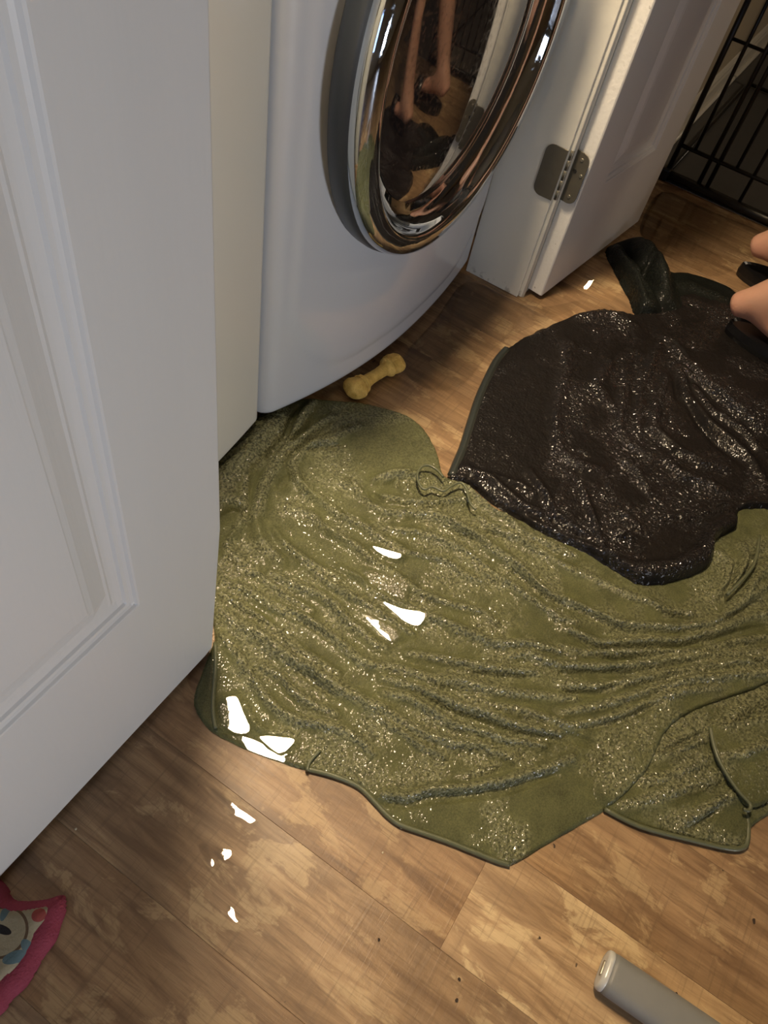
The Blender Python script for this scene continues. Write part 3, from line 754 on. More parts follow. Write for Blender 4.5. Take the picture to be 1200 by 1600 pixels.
gc = [
 (A1([(560,130),(500,220),(460,330),(400,400),(350,450)]), .0045, .020),
 (A1([(640,230),(540,320),(480,370)]), .004, .014), (A1([(930,220),(830,270),(700,315),(630,340),(560,400),(500,460)]), .004, .014),
 (A1([(840,375),(700,378),(630,392),(560,430)]), .004, .010), (A1([(480,560),(450,600),(430,640)]), .005, .014),
 (A1([(580,600),(700,710),(820,800),(950,860)]), .0045, .014), (A1([(80,830),(140,812),(200,815)]), .008, .025),
 (A1([(880,580),(940,660),(960,740)]), .004, .012), (A1([(1000,670),(1070,720)]), .004, .012), (A1([(230,370),(60,500)]), .005, .012),
 (A2c([(430,500),(520,540),(620,600)]), .004, .014), (A2c([(820,760),(900,830),(980,900),(1060,940),(1200,1010)]), .0045, .018),
 (A2c([(450,620),(540,680),(640,760),(780,860)]), .004, .009), (A2c([(620,515),(750,548)]), .003, .010), (A2c([(530,330),(570,390)]), .004, .012),
 (A3([(600,630),(720,700),(820,770),(900,830)]), .004, .010), (A3([(190,220),(400,340),(560,450),(700,540)]), .004, .008), (A3([(500,250),(650,330),(800,430),(950,540)]), .004, .008),
 (A4([(0,1088),(150,1100),(300,1060),(600,1035),(800,995),(950,950),(1080,912)]), .005, .015),
 (A4([(330,480),(500,560),(650,600),(850,660),(1000,690),(1100,695),(1200,688)]), .0045, .015),
 (A4([(560,283),(750,308),(950,300)]), .004, .009), (A4([(200,400),(330,470),(480,560)]), .004, .008),
 (A5([(0,340),(150,400),(280,470),(380,512)]), .0045, .018), (A5([(800,590),(950,540),(1100,500),(1200,480)]), .004, .016),
 (A5([(50,530),(200,602),(450,600),(700,600),(900,540)]), .0035, .012), (A5([(200,650),(320,683),(500,650)]), .0035, .010),
 (A5([(0,748),(250,755),(400,748)]), .0045, .013), (A5([(0,862),(200,872),(350,822)]), .004, .010), (A5([(80,1078),(300,1040),(500,962),(620,900)]), .004, .011),
 (A5([(950,440),(1070,400),(1130,320)]), .0045, .013), (A5([(600,400),(700,430),(760,432)]), .0035, .010), (A5([(1200,30),(1120,90),(1060,200),(960,310)]), .005, .016),
 (A5([(0,1120),(80,1130),(200,1170)]), .005, .012), (A5([(1100,690),(1200,692)]), .004, .012), (A5([(1000,130),(990,220),(930,310)]), .004, .014),
]
S3 = .3917
pl = lambda p: [G(330 + S3 * x, 610 + S3 * y, .012) for x, y in p]
pool_defs = [  # (outline, level, share of the mirror tilt)
 (pl([(612,715),(690,728),(790,778),(770,832),(700,800),(640,770)]), .006, 0.8),
 (pl([(680,835),(760,868),(855,895),(830,940),(770,915),(730,880)]), .006, 1.0),
 (pl([(585,868),(650,905),(740,955),(760,975),(722,1002),(640,930)]), .007, 0.85),
 (pl([(640,622),(700,640),(760,662),(740,676),(680,655)]), .010, 1.0),
 (GL([(342,1098),(368,1088),(380,1112),(392,1142),(372,1148),(348,1132)], .008), .006, 1.0),
 (GL([(346,1148),(380,1150),(420,1166),(470,1188),(478,1199),(430,1188),(385,1171)], .006), .003, 1.0),
 (GL([(405,1150),(440,1152),(462,1158),(440,1178),(418,1166)], .008), .006, 1.0),
]
pools = [(p, tilted(p, z, k)) for p, z, k in pool_defs]
smooths = [
 (pl([(560,190),(700,130),(840,110),(930,340),(820,330),(640,310),(560,300)]), .25),
 (pl([(330,330),(480,380),(560,470),(500,480),(400,440)]), .35),
 (GL([(330,1000),(345,1020),(372,1075),(400,1130),(470,1190),(340,1150),(300,1100)], .006), .05),
 (GL([(345,840),(420,800),(520,830),(600,900),(560,920),(470,850)], .012), .2),
 (GL([(560,1228),(620,1262),(700,1300),(790,1348),(720,1330),(640,1302)], .006), .0),
]
def base_green(P):
    s, _ = sdf(P, lower_ol); return 0.0085 * sm(s, -0.004, 0.012)
gt = empty('green_towel', (0.7, 0.1, 0))
tag(gt, 'large olive green bath towel, soaked and pleated, spread from dryer to right edge', 'towel')
def ground(o, par): o.location = Vector((0, 0, 0)) - par.location; o.parent = par; return o
ground(cloth('cloth', green_ol, M_green, None, step=0.0018, ridges=[(p, w * .8, h * .85) for p, w, h in gr], creases=[(p, w, h * 1.0) for p, w, h in gc], pools=pools, smooths=smooths, base=base_green, seed=4, nub=0.0026, nubscale=165, waves=0.0012, pile_bias=0.75), gt)
def zline(pts, z, ps=4): return smooth_line([(x, y, z) for x, y in pts], ps)
hem_line = crop(600, 700, .25, [(370,185),(330,140),(280,112),(235,120),(208,165),(215,220),(250,262),(300,245),(370,272),(420,240),(480,220),(515,262),(528,320),(545,360),(575,388)], .022)
ground(tube('hem', zline(hem_line, 0.0235), 0.0022, M_hem, None, 8), gt)
ground(tube('hem', zline(GL([(478,1201),(520,1212),(560,1229),(588,1256),(606,1275),(626,1289),(660,1301),(700,1315),(740,1331),(775,1345),(796,1351)], .004), 0.0045), 0.0036, M_hem, None, 8), gt)
ground(tube('hem', zline(GL([(336,1004),(337,1040),(334,1078),(333,1110),(337,1138)], .01), 0.0095), 0.0030, M_hem, None, 8), gt)
ground(tube('hem', zline(GL([(1186,838),(1178,880),(1160,905),(1135,930)], .02), 0.0225), 0.0028, M_hem, None, 8), gt)
ground(tube('hem', zline(GL([(480,1204),(484,1190),(500,1172)], .01), 0.010), 0.0022, M_hem, None, 8), gt)

lt = empty('green_towel', (0.75, -0.25, 0))
tag(lt, 'olive green towel lying lower, with a folded-over corner, at the right edge', 'towel')
lr = [(crop(720, 900, .4, p), w, h) for p, w, h in (
 ([(780,700),(900,640),(1000,600),(1100,520),(1200,470)], .010, .010), ([(640,900),(800,850),(950,800),(1050,760)], .010, .007),
 ([(880,960),(980,900),(1080,850)], .009, .010), ([(700,800),(850,780),(980,700)], .010, .006))]
lc = [(crop(720, 900, .4, [(890,990),(960,950),(1040,880)]), .004, .010), (crop(720, 900, .4, [(790,690),(900,635),(975,590)]), .004, .012)]
ground(cloth('cloth', lower_ol, M_green, None, step=0.0022, ridges=lr, creases=lc, seed=9, thick=0.007, nub=0.0024, nubscale=165, pile_bias=0.9, waves=.001), lt)
flap_ol = closed_smooth(GL([(1110, 1135), (1128, 1129), (1200, 1118), (1265, 1112), (1270, 1210), (1215, 1245), (1176, 1260), (1150, 1232), (1124, 1190), (1114, 1160)], 0.02), 3, 0.0003)
fr_ = [(crop(1080, 1080, .1688, p), w, h) for p, w, h in (([(300,620),(450,600),(600,540),(711,500)], .008, .008), ([(250,330),(450,290),(711,250)], .010, .004))]
ground(cloth('folded_corner', flap_ol, M_green, None, step=0.0022, ridges=fr_, seed=13, thick=0.007, z0=0.0135, nub=0.0024, nubscale=165, pile_bias=0.9, waves=.001), lt)
ground(tube('hem', zline(GL([(945,1264),(1000,1291),(1075,1311),(1135,1325),(1158,1325),(1168,1314),(1168,1280),(1160,1262)], .006), 0.0055), 0.0036, M_hem, None, 8), lt)
ground(tube('hem', zline(GL([(1110,1136),(1115,1162),(1125,1190),(1150,1231),(1172,1256),(1170,1266),(1162,1264)], .022), 0.0215), 0.0028, M_hem, None, 8), lt)

# water lying in the towel hollows and on the floor
names = ['long sheet of water shining in the middle hollow of the green towel', 'shiny water patch in the hollow right of the brightest towel puddle',
         'pointed glare of water lowest in the middle of the green towel', 'thin bright water streak above the other middle towel puddles',
         'white shining water at the towel corner beside the left door', 'long white shining water along the lower left towel edge', 'small white water patch just inside the lower left towel edge']
for (p, z, k), nm in zip(pool_defs, names):
    f = tilted(p, z, k)
    water_sheet('water_puddle', p, (lambda P, f=f: f(P) + 0.0018), nm, 'water shining on the green towel')
fl_p = [
 ([(327,1231),(340,1235),(356,1247),(372,1262),(388,1273),(404,1285),(405,1291),(392,1288),(380,1280),(366,1273),(350,1256),(338,1244)], 'long thin water streak on the floor below the towel corner'),
 ([(311,1320),(318,1317),(326,1324),(327,1336),(335,1348),(334,1354),(327,1353),(320,1340),(313,1331)], 'narrow floor puddle left of its twin below the thin streak'),
 ([(332,1331),(341,1327),(352,1326),(362,1329),(361,1338),(352,1344),(344,1343),(337,1335)], 'ragged triangular floor puddle right of its narrow twin'),
 ([(355,1418),(361,1416),(366,1422),(368,1434),(372,1440),(369,1442),(362,1436),(356,1428)], 'small drop-shaped floor puddle nearest the bottom of the photo'),
 ([(912,442),(920,440),(924,446),(918,452),(911,449)], 'tiny water drop on the floor below the open right door'),
]
for px, nm in fl_p:
    p = GL(px, 0.001)
    c = np.mean(np.array(p), 0); n = half_normal((c[0], c[1], 0.001))
    gx, gy = -n.x / n.z, -n.y / n.z
    lo = min((q[0] - c[0]) * gx + (q[1] - c[1]) * gy for q in p)
    water_sheet('water_puddle', p, (lambda P, c=c, gx=gx, gy=gy, lo=lo: 0.0003 - lo + (P[:, 0] - c[0]) * gx + (P[:, 1] - c[1]) * gy), nm, 'puddles on the wood floor', t=0.00012)
flat = lambda h: (lambda P: np.full(len(P), h))
film = [([(730, 440), (800, 470), (850, 480), (905, 470), (890, 486), (820, 515), (770, 545), (735, 590), (700, 610), (650, 600), (630, 560), (680, 500)], 'thin clear water lying between the washer and the brown mat'),
        ([(1000, 355), (1035, 300), (1110, 330), (1190, 365), (1180, 400), (1120, 432), (1060, 418), (1020, 385)], 'thin clear water lying under the edge of the wire crate')]
for px, nm in film: water_sheet('water_film', GL(px, 0.0), flat(0.0004), nm, t=0.0004)

# ---------------------------------------------------------------- dark brown mat and dark cloth
brown_px = [(704, 746), (710, 728), (720, 706), (730, 672), (742, 634), (756, 600), (770, 570), (784, 550), (806, 532), (832, 518), (862, 504), (900, 490), (930, 484), (965, 483), (995, 489),
            (1015, 480), (1040, 468), (1080, 455), (1120, 458), (1160, 475), (1230, 520), (1330, 600), (1340, 760), (1230, 800), (1200, 793), (1168, 794), (1154, 800), (1150, 826), (1120, 842), (1113, 862), (1112, 876), (1096, 892), (1060, 905), (1030, 912), (1005, 913), (985, 905),
            (965, 893), (945, 880), (915, 862), (880, 846), (850, 832), (810, 806), (776, 786), (745, 760), (722, 750)]
brown_ol = closed_smooth(GL(brown_px, 0.012), 4, 0.0016, 8)
br = [(A6(p), w, h) for p, w, h in (
 ([(640,170),(760,300),(880,430),(1000,530),(1180,680)], .012, .016), ([(720,350),(760,480),(880,630),(1000,730),(1110,830),(1180,960)], .011, .013),
 ([(640,380),(600,520),(570,660),(700,760),(800,820),(960,860)], .011, .012), ([(520,340),(510,480),(500,700)], .009, .008), ([(440,360),(420,480),(400,640),(450,740),(560,800)], .010, .009),
 ([(340,300),(280,420),(330,520),(430,580)], .012, .008), ([(800,430),(900,560),(1050,660),(1140,760),(1200,800)], .009, .011), ([(640,820),(720,900),(860,950),(950,990)], .012, .012),
 ([(900,440),(1000,540),(1200,650)], .009, .011), ([(560,560),(620,680),(700,750)], .008, .009), ([(620,200),(560,330),(530,420)], .010, .010), ([(100,380),(60,600),(80,780),(200,860),(300,880)], .012, .009),
 ([(180,60),(350,40),(480,110)], .014, .010), ([(130,200),(110,350)], .014, .007), ([(420,820),(500,900),(560,1000)], .010, .010), ([(400,1100),(500,1180)], .010, .010))]
br += [(crop(680, 460, .4333, p), w, h) for p, w, h in (
 ([(100,630),(200,670),(300,760),(400,810)], .010, .012), ([(180,650),(300,690),(350,720)], .008, .008), ([(340,640),(390,720),(430,800),(500,850),(560,880)], .008, .012),
 ([(520,680),(570,820),(600,920),(650,1000)], .006, .010), ([(850,250),(1000,350),(1200,500)], .010, .012), ([(640,860),(700,880)], .010, .010), ([(1050,770),(940,800),(800,810)], .010, .009),
 ([(700,1020),(850,1000),(970,930),(1000,850),(1080,810)], .014, .010))]
bc = [(A6([(660,160),(740,250),(770,300)]), .006, .016), (A6([(880,1090),(960,1070),(1000,1060)]), .004, .010), (A6([(700,370),(710,500)]), .005, .006), (A6([(760,520),(840,640),(930,740),(1050,840)]), .008, .008)]
base_s = lambda P: 0.016 * sm(sdf(P, green_ol)[0], -0.01, 0.012) * sm(-sdf(P, closed_smooth(GL([(690,700),(980,500),(1300,500),(1340,760),(1150,740),(960,800),(820,740)], .01), 2))[0], -0.03, 0.02)
bt = empty('brown_bath_mat', (1.2, 0.0, 0))
tag(bt, 'soaked dark brown shaggy bath mat with rounded corner lying beyond the green towel', 'bath mat')
bsm = [(GL([(722, 728), (745, 650), (775, 590), (830, 560), (870, 580), (860, 700), (840, 760), (800, 790), (760, 750)], .012), .12), (A6([(760,470),(1000,640),(1200,800),(1200,960),(1050,830),(900,740),(720,560)]), .1), (A6([(580,640),(800,720),(760,800),(640,780)]), .1)]
ground(cloth('pile', brown_ol, M_brown, None, step=0.0026, ridges=br, creases=bc, smooths=bsm, thick=0.013, edge=0.012, nub=0.0038, nubscale=120, base=base_s, seed=21, pile_bias=0.9, waves=0.003), bt)
ground(tube('edge_binding', zline(GL([(706,744),(714,724),(724,700),(735,664),(748,624),(762,592),(776,565),(792,546)], .010), 0.0105, 4), 0.0085, M_bhem, None, 8, 0.7), bt)

dk_ol = closed_smooth(GL([(948, 388), (965, 376), (990, 373), (1015, 382), (1032, 400), (1045, 420), (1075, 422), (1110, 432), (1145, 448), (1160, 470), (1130, 490), (1060, 490), (1000, 490), (985, 462), (965, 425)], .012), 3, .0006)
dk = cloth('dark_cloth', dk_ol, M_dkgreen, None, step=0.004, thick=0.010, edge=0.02, seed=33, nub=0.0012, nubscale=120, pile_bias=0.3, waves=0.006,
  ridges=[(GL([(965,390),(985,420),(1000,450),(1015,475)], .03), .030, .050), (GL([(1000,380),(1015,400),(1030,430),(1040,460)], .03), .03, .055), (GL([(1040,445),(1080,450),(1130,470)], .01), .02, .010)],
  creases=[(GL([(975,395),(990,420),(1000,435),(1012,465)], .03), .012, .035), (GL([(978,380),(992,402)], .03), .01, .02), (GL([(1020,400),(1010,425),(1025,450)], .03), .01, .03), (GL([(960,400),(975,430)], .03), .009, .02)])
tag(dk, 'dark green-black wet cloth bunched up behind the brown mat', 'cloth')

# ---------------------------------------------------------------- dog bone toy
bone = empty('dog_bone_toy', (0.972, 0.468, 0.0), math.radians(-9))
tag(bone, 'yellow knobbly dog chew bone on the floor before the washer', 'dog toy')
def m_bone():
    m, nt, b = new_mat('yellow_chewed_rubber'); setp(b, Roughness=0.62, Subsurface_Weight=0.15, Subsurface_Radius=(.01, .006, .003))
    co = objco(nt); n = noise(nt, co, 60, 5); n2 = noise(nt, co, 330, 2)
    nt.links.new(ramp(nt, n, [(0.3, (0.50, 0.30, 0.055)), (0.6, (0.76, 0.52, 0.14))]), b.inputs['Base Color'])
    bump(nt, b, mth(nt, 'ADD', n2, mth(nt, 'MULTIPLY', n, 2.0)), 0.0022); return m
M_bone = m_bone()
prof = [(-.073, .003), (-.070, .014), (-.062, .020), (-.053, .0215), (-.045, .019), (-.041, .0165), (-.038, .0175), (-.033, .0165), (-.028, .0128), (-.02, .0112), (0, .0105), (.02, .0112), (.027, .0125), (.031, .0165), (.036, .0175), (.040, .0165), (.044, .0190), (.052, .0200), (.060, .0185), (.067, .013), (.071, .003)]
bm = bmesh.new(); pr = smooth_line([(a, b, 0) for a, b in prof], 3); N = 36; rings = []
for k, p in enumerate(pr):
    end = sm(np.array(abs(p.x)), 0.03, 0.05)
    ring = []
    for j in range(N):
        a = j * 2 * math.pi / N
        lob = 1.06 + 0.13 * float(end) * math.cos(2 * a) + 0.05 * float(end) * math.cos(4 * a + 1)
        jit = 1 + 0.04 * (math.sin(a * 5 + p.x * 300) * math.sin(p.x * 170 + a * 2))
        ring.append(bm.verts.new((p.x, p.y * lob * jit * math.cos(a), 0.0215 + p.y * (1.0 - .1 * float(end)) * jit * math.sin(a))))
    rings.append(ring)
for a, b in zip(rings, rings[1:]):
    for j in range(N): bm.faces.new((a[j], a[(j + 1) % N], b[(j + 1) % N], b[j]))
bm.faces.new(rings[0][::-1]); bm.faces.new(rings[-1])
frombm('bone_body', bm, M_bone, bone, smooth=True)
for i, x in enumerate((-.040, .034)):
    pts = [(x, .0178 * math.cos(k * math.pi / 14), .0215 + .0165 * math.sin(k * math.pi / 14)) for k in range(29)]
    tube('raised_ring', pts, .0022, M_bone, bone, 8)

# ---------------------------------------------------------------- grey handle, lower right
bar = empty('grey_plastic_bar', (0.323, -0.284, 0.0), math.radians(1.5))
tag(bar, 'grey flat-rounded plastic bar with a pale end cap on the floor, lower right', 'plastic bar')
def stadium(w, h, n=10):
    r = h / 2 * .98; out = []
    for k in range(n + 1): a = -math.pi / 2 + k * math.pi / n; out.append((w / 2 - r + r * math.cos(a), h / 2 + h / 2 * math.sin(a)))
    for k in range(n + 1): a = math.pi / 2 + k * math.pi / n; out.append((-w / 2 + r + r * math.cos(a), h / 2 + h / 2 * math.sin(a)))
    return out
def extr(name, secs, mat, par):
    bm = bmesh.new(); rs = []
    for y, w, h, z in secs:
        rs.append([bm.verts.new((x, y, zz + z)) for x, zz in stadium(w, h)])
    n = len(rs[0])
    for a, b in zip(rs, rs[1:]):
        for k in range(n): bm.faces.new((a[k], a[(k + 1) % n], b[(k + 1) % n], b[k]))
    bm.faces.new(rs[0][::-1]); bm.faces.new(rs[-1])
    o = frombm(name, bm, mat, par)
    for p in o.data.polygons: p.use_smooth = len(p.vertices) == 4
    return o
extr('bar_body', [(-.004, .046, .027, .004), (-.010, .048, .0285, .003), (-.2, .050, .030, .002), (-.42, .052, .032, .001), (-.42, .050, .030, .002)], M_gray, bar)
extr('end_cap', [(.003, .034, .015, .010), (.003, .042, .023, .006), (.0015, .046, .027, .004), (-.002, .0475, .0285, .003), (-.004, .047, .028, .0035)], M_cap, bar)
extr('slot_insert', [(.0045, .018, .004, .018), (.001, .018, .004, .018)], M_screw, bar)

# ---------------------------------------------------------------- pink plush toy, lower left
def m_face():
    m, nt, b = new_mat('printed_cream_fleece'); setp(b, Roughness=0.9)
    tc = nd(nt, 'ShaderNodeTexCoord').outputs['Object']
    n = noise(nt, objco(nt), 300, 3)
    xyz = nd(nt, 'ShaderNodeSeparateXYZ', {0: tc}); X, Y = xyz.outputs[0], xyz.outputs[1]
    def ell(cx, cy, rx, ry, rot=0):
        c, s = math.cos(rot), math.sin(rot)
        dx = mth(nt, 'SUBTRACT', X, cx); dy = mth(nt, 'SUBTRACT', Y, cy)
        a = mth(nt, 'ADD', mth(nt, 'MULTIPLY', dx, c), mth(nt, 'MULTIPLY', dy, s)); bb = mth(nt, 'SUBTRACT', mth(nt, 'MULTIPLY', dy, c), mth(nt, 'MULTIPLY', dx, s))
        return mth(nt, 'SQRT', mth(nt, 'ADD', mth(nt, 'POWER', mth(nt, 'DIVIDE', a, rx), 2.0), mth(nt, 'POWER', mth(nt, 'DIVIDE', bb, ry), 2.0)))
    c = mixc(nt, n, (0.24, 0.205, 0.125), (0.34, 0.29, 0.19))
    e = FACE
    d = ell(*e['ring']); ringm = mth(nt, 'LESS_THAN', mth(nt, 'ABSOLUTE', mth(nt, 'SUBTRACT', d, 1.0)), 0.055)
    c = mixc(nt, ringm, c, (0.10, 0.06, 0.03))
    c = mixc(nt, mth(nt, 'LESS_THAN', ell(*e['pupil']), 1.0), c, (0.012, 0.008, 0.008))
    for q in e['blue']: c = mixc(nt, mth(nt, 'LESS_THAN', ell(*q), 1.0), c, (0.09, 0.14, 0.15))
    c = mixc(nt, mth(nt, 'LESS_THAN', ell(*e['red']), 1.0), c, (0.26, 0.05, 0.04))
    nt.links.new(c, b.inputs['Base Color']); bump(nt, b, n, 0.001); return m
toy_px = [(-60, 1350), (-15, 1362), (8, 1382), (16, 1400), (40, 1403), (70, 1400), (88, 1394), (99, 1396), (100, 1418), (92, 1440), (84, 1466), (66, 1490), (52, 1515), (36, 1540), (14, 1560), (0, 1580), (-40, 1600), (-90, 1540), (-100, 1430)]
tz = 0.018
toy_c = G(20, 1470, tz)
toy_ol = [(p[0] - toy_c[0], p[1] - toy_c[1]) for p in GL(toy_px, tz)]
def T(x, y): p = G(x, y, tz); return (p[0] - toy_c[0], p[1] - toy_c[1])
FACE = dict(ring=(*T(2, 1457), .024, .027, .3), pupil=(*T(4, 1453), .004, .011, 0.25), blue=[(*T(24, 1496), .006, .012, .9), (*T(44, 1481), .005, .010, -.2), (*T(10, 1421), .012, .004, .5)], red=(*T(61, 1430), .007, .007, 0))
M_face = m_face()
M_pink = plain('pink_fleece', (0.26, 0.035, 0.06), 0.85, var=0.2, nscale=40, bumpd=0.0015, bscale=350)
toy = empty('plush_toy', (toy_c[0], toy_c[1], 0.0))
tag(toy, 'pink-edged plush toy with cream printed face, on the floor at lower left', 'plush toy')
def puff(name, ol, h, z0, mat, par, edge, seed):
    o = cloth(name, closed_smooth(ol, 3), mat, par, step=0.003, thick=h, edge=edge, z0=z0, nub=.0006, nubscale=150, waves=.002, seed=seed, pile_bias=1.0); return o
puff('pink_backing', toy_ol, .016, .001, M_pink, toy, .016, 3)
cc = np.mean(np.array(toy_ol), 0)
inner = [T(-50, 1400), T(0, 1414), T(20, 1420), T(45, 1418), T(74, 1413), T(78, 1404), T(76, 1420), T(70, 1438), T(54, 1460), T(50, 1474), T(30, 1508), T(8, 1528), T(-20, 1550), T(-60, 1520)]
face_o = puff('printed_face', inner, .010, .012, M_face, toy, .010, 5)

# ---------------------------------------------------------------- wire crate, upper right
pen = empty('wire_pet_crate', (2.2, 0.0, 0))
tag(pen, 'black wire pet crate standing on the floor beyond the open right door', 'pet crate')
def wire(name, a, b, r, n=8): return tube(name, [Vector(a), Vector(b)], r, M_wire, pen, n)
PH = 0.62; Y0, Y1 = -0.36, 0.312; DEP = 0.85
wire('bottom_rail', (0, Y0, .016), (0, Y1, .016), .0135)
wire('cross_rail', (0, Y0, .098), (0, Y1, .098), .0058)
wire('cross_rail', (0, Y0, .36), (0, Y1, .36), .0042)
wire('top_rail', (0, Y0, PH), (0, Y1, PH), .006)
wire('corner_post', (0, Y1, .003), (0, Y1, PH), .0072); wire('corner_post', (0, Y0, .0), (0, Y0, PH), .0052)
for y, z in ((.270, .098), (.222, .012), (.198, .012), (.152, .098), (.104, .012), (.056, .098), (.008, .012), (-.04, .098), (-.088, .012), (-.136, .098), (-.184, .012), (-.232, .098), (-.28, .012), (-.32, .098)):
    wire('bar', (0, y, z), (0, y, PH), .0060 if abs(y - .21) < .02 else .0048)
for y in (Y0, Y1):
    wire('bottom_rail', (0, y, .012), (DEP, y, .012), .006); wire('top_rail', (0, y, PH), (DEP, y, PH), .006)
wire('bottom_rail', (DEP, Y0, .012), (DEP, Y1, .012), .006); wire('top_rail', (DEP, Y0, PH), (DEP, Y1, PH), .006)
for y in (Y0, Y1): wire('corner_post', (DEP, y, 0), (DEP, y, PH), .0052)
o = box('foot_pad', (-.016, Y1 - .010, 0.0), (.016, Y1 + .018, .034), M_wire, pen, .006, 3)
o = tube('door_latch', [(-.006, .15, .335), (-.012, .135, .35), (-.014, .115, .38), (-.010, .10, .42)], [.010, .016, .018, .012], M_strap, pen, 10)
mt = empty('rubber_floor_mat', (2.9, -0.2, 0))
tag(mt, 'flat dark grey mat on the floor under the wire crate', 'mat')
o = box('mat_sheet', (-.71, -.75, 0.0002), (1.0, .560, 0.0022), M_tray, mt, .0008, 2)

# ---------------------------------------------------------------- person in slides at the right edge
def m_skin():
    m, nt, b = new_mat('skin'); setp(b, Roughness=0.5, Subsurface_Weight=0.2, Subsurface_Radius=(.012, .005, .003), Subsurface_Scale=1.0)
    co = objco(nt); z = nd(nt, 'ShaderNodeSeparateXYZ', {0: nd(nt, 'ShaderNodeTexCoord').outputs['Object']}).outputs[2]
    low = mth(nt, 'SUBTRACT', 1.0, mth(nt, 'MULTIPLY', z, 9.0), clamp=True)
    c = mixc(nt, noise(nt, co, 25, 4), (0.47, 0.255, 0.175), (0.56, 0.33, 0.235))
    nt.links.new(mixc(nt, mth(nt, 'MULTIPLY', low, 0.6), c, (0.55, 0.19, 0.14)), b.inputs['Base Color'])
    bump(nt, b, noise(nt, co, 180, 3), 0.0004); return m
M_skin = m_skin()
PX, PY = 1.775, 0.022
person = empty('person', (PX, PY, 0.010))
tag(person, 'person with bare heels in black slides, back to the closet wall, at the right edge', 'person')
def skin(name, nodes, edges, mat, root=0, sub=2, parent=person):
    me = bpy.data.meshes.new(name); me.from_pydata([n[0] for n in nodes], edges, []); me.update()
    o = link(name, me, mat, parent)
    m = o.modifiers.new('skin', 'SKIN'); m.use_smooth_shade = True
    sv = me.skin_vertices[0].data
    for i, n in enumerate(nodes):
        r = n[1]; sv[i].radius = r if isinstance(r, tuple) else (r, r); sv[i].use_root = (i == root)
    s = o.modifiers.new('sub', 'SUBSURF'); s.levels = sub; s.render_levels = sub
    return o
nodes = []; edges = []
def N_(p, r, link_to=None):
    nodes.append((p, r)); i = len(nodes) - 1
    if link_to is not None: edges.append((link_to, i))
    return i
LX = (-0.135, 0.135)     # near foot, far foot, along X
pel = N_((0, -.12, .90), (.15, .11))
for s, x, yo in ((-1, LX[0], 0.0), (1, LX[1], 0.03)):
    hip = N_((s * .085, -.13, .82), (.088, .09), pel)
    th = N_((s * .10 + x * .2, -.22, .64), .075, hip)
    kn = N_((x * .95, -.27 + yo, .46), (.054, .056), th)
    ca = N_((x, -.19 + yo, .32), (.052, .056), kn)
    sh = N_((x, -.125 + yo, .17), (.036, .040), ca)
    an = N_((x, -.085 + yo, .098), (.030, .033), sh)
    he = N_((x, -.036 + yo, .061), (.030, .028), an)
    mid = N_((x, -.135 + yo, .066), (.034, .030), an)
    ball = N_((x + s * .006, -.205 + yo, .050), (.044, .020), mid)
    toe = N_((x + s * .004, -.245 + yo, .045), (.036, .013), ball)
    for q in range(5):
        tx = x + (q - 2) * .016 * s * -1; ln = (.035, .030, .026, .022, .017)[q]
        N_((tx, -.250 - ln + yo, .043), .0105 if q == 0 else .0078, toe)
wa = N_((0, -.17, 1.05), (.135, .10), pel); ch = N_((0, -.24, 1.25), (.155, .11), wa); sho = N_((0, -.28, 1.38), (.13, .085), ch)
nk = N_((0, -.315, 1.46), .052, sho); hd1 = N_((0, -.355, 1.53), (.070, .075), nk); hd2 = N_((0, -.375, 1.61), (.075, .085), hd1)
for s in (-1, 1):
    a = N_((s * .17, -.29, 1.37), .055, sho); e = N_((s * .23, -.33, 1.10), .040, a); w = N_((s * .20, -.50, .95), .027, e); h = N_((s * .19, -.57, .93), (.035, .018), w)
    for q in range(4): f1 = N_((s * .19 + (q - 1.5) * .018, -.63, .92), .0085, h); N_((s * .19 + (q - 1.5) * .018, -.665, .895), .0075, f1)
    N_((s * .155, -.60, .915), .009, h)
body = skin('body', nodes, edges, M_skin, 0)
M_shirt = plain('dark_shirt_cloth', (0.045, 0.045, 0.05), 0.9); M_short = plain('grey_shorts_cloth', (0.12, 0.115, 0.11), 0.9); M_hair = plain('brown_hair', (0.05, 0.03, 0.018), 0.7, bumpd=.003, bscale=120, stretch=(1, 1, .1))
skin('shirt', [((0, -.135, .93), (.165, .125)), ((0, -.17, 1.05), (.15, .115)), ((0, -.24, 1.25), (.17, .125)), ((0, -.28, 1.385), (.145, .10)), ((-.18, -.292, 1.36), .066), ((-.205, -.31, 1.24), .058), ((.18, -.292, 1.36), .066), ((.205, -.31, 1.24), .058)],
     [(0, 1), (1, 2), (2, 3), (3, 4), (4, 5), (3, 6), (6, 7)], M_shirt)
skin('shorts', [((0, -.12, .90), (.163, .125)), ((-.095, -.135, .80), .10), ((-.122, -.20, .62), .092), ((.095, -.135, .80), .10), ((.122, -.20, .62), .092)], [(0, 1), (1, 2), (0, 3), (3, 4)], M_short)
skin('hair', [((0, -.350, 1.60), (.082, .082)), ((0, -.365, 1.655), (.078, .085)), ((0, -.31, 1.52), .055)], [(0, 1), (0, 2)], M_hair)
for x, z in ((-.030, 1.585), (.030, 1.585)):
    bm = bmesh.new(); bmesh.ops.create_icosphere(bm, subdivisions=2, radius=.012); e = frombm('eye', bm, M_cap, person, smooth=True); e.location = (x, -.452, z)
tube('nose', [(0, -.455, 1.585), (0, -.475, 1.555), (0, -.458, 1.548)], [.006, .011, .008], M_skin, person, 8)
tube('mouth', [(-.022, -.440, 1.518), (0, -.447, 1.517), (.022, -.440, 1.518)], [.003, .005, .003], M_pink, person, 8)
for s in (-1, 1): tube('ear', [(s * .082, -.36, 1.60), (s * .09, -.355, 1.58), (s * .082, -.365, 1.55)], [.008, .013, .007], M_skin, person, 8)
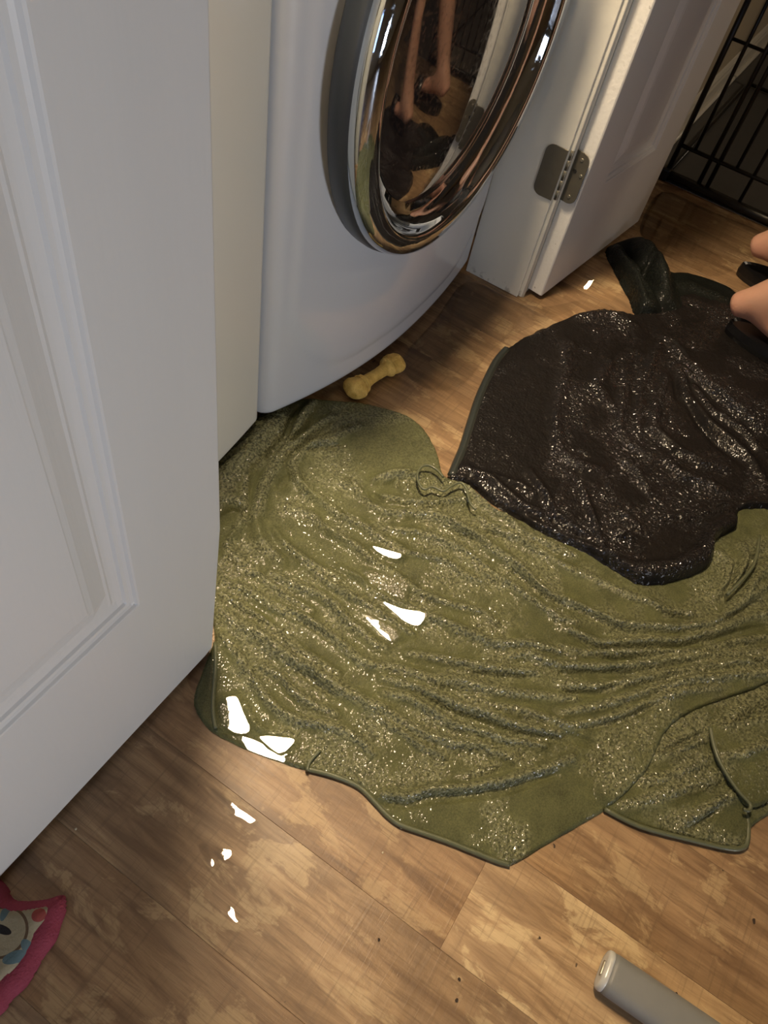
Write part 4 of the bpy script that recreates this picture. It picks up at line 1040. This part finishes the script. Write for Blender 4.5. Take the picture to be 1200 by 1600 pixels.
# slides
def slide(x, yo, z0):
    s = empty('slide_sandal', (x, yo, z0)); s.parent = person
    bm = bmesh.new(); ol = []
    for k in range(40):
        a = k * 2 * math.pi / 40; c, sn = math.cos(a), math.sin(a)
        w = .040 + .010 * (0.5 - 0.5 * sn); ol.append((w * c, -.140 + .130 * sn))
    lo = [bm.verts.new((p[0] * .95, p[1], 0)) for p in ol]; m1 = [bm.verts.new((p[0] * 1.03, (p[1] + .145) * 1.02 - .145, .012)) for p in ol]; hi = [bm.verts.new((p[0], p[1], .030)) for p in ol]; top = [bm.verts.new((p[0] * .9, (p[1] + .145) * .95 - .145, .026)) for p in ol]
    for A, B in ((lo, m1), (m1, hi), (hi, top)):
        for k in range(40): bm.faces.new((A[k], A[(k + 1) % 40], B[(k + 1) % 40], B[k]))
    bm.faces.new(lo[::-1]); bm.faces.new(top)
    frombm('sole', bm, M_black, s, smooth=False)
    pts = [(-.052 * math.cos(t * math.pi / 12), -.20, .018 + .060 * math.sin(t * math.pi / 12)) for t in range(13)]
    bm = bmesh.new(); A = [bm.verts.new((p[0], -.165, p[2] + .006)) for p in pts]; B = [bm.verts.new((p[0] * 1.02, -.235, p[2] - .004)) for p in pts]
    A2_ = [bm.verts.new((p[0] * .93, -.165, p[2] * .93 + .003)) for p in pts]; B2 = [bm.verts.new((p[0] * .95, -.235, p[2] * .93 - .006)) for p in pts]
    for k in range(12):
        bm.faces.new((A[k], A[k + 1], B[k + 1], B[k])); bm.faces.new((A2_[k], B2[k], B2[k + 1], A2_[k + 1])); bm.faces.new((A[k], A2_[k], A2_[k + 1], A[k + 1])); bm.faces.new((B[k], B[k + 1], B2[k + 1], B2[k]))
    frombm('strap', bm, M_black, s, smooth=True)
slide(LX[0], -0.045, 0.004); slide(LX[1], 0.0, -0.009)

# ---------------------------------------------------------------- crumbs on the floor
M_crumb = plain('pale_crumb', (0.55, 0.48, 0.33), 0.8); M_dirt = plain('dark_crumb', (0.04, 0.025, 0.015), 0.9)
def crumb(px, py, r, mat, label, seed):
    x, y = G(px, py, r * .5); bm = bmesh.new(); bmesh.ops.create_icosphere(bm, subdivisions=1, radius=r * .65); q = random.Random(seed)
    for v in bm.verts: v.co *= q.uniform(.7, 1.25)
    zmin = min(v.co.z * .6 for v in bm.verts)
    for v in bm.verts: v.co.z = v.co.z * .6 - zmin
    o = frombm('crumb', bm, mat, None); o.location = (x, y, 0.0); tag(o, label, 'crumb', 'crumbs on the wood floor')
crumb(118, 1295, .0026, M_crumb, 'pale crumb on the dark floor below the left door', 1)
crumb(627, 1294, .0028, M_crumb, 'pale crumb touching the lower green towel hem', 2)
crumb(598, 1332, .0022, M_crumb, 'tiny pale crumb on the brown plank below the towel hem', 3)
crumb(1057, 1552, .0026, M_dirt, 'dark crumb right of the grey plastic bar', 4)
crumb(714, 1563, .0032, M_dirt, 'dark crumb left of the grey plastic bar at the bottom edge', 5)
crumb(592, 1468, .0030, M_dirt, 'dark crumb on the middle plank near the bottom', 6)
crumb(718, 1530, .0036, M_dirt, 'larger dark crumb left of the grey plastic bar', 7)
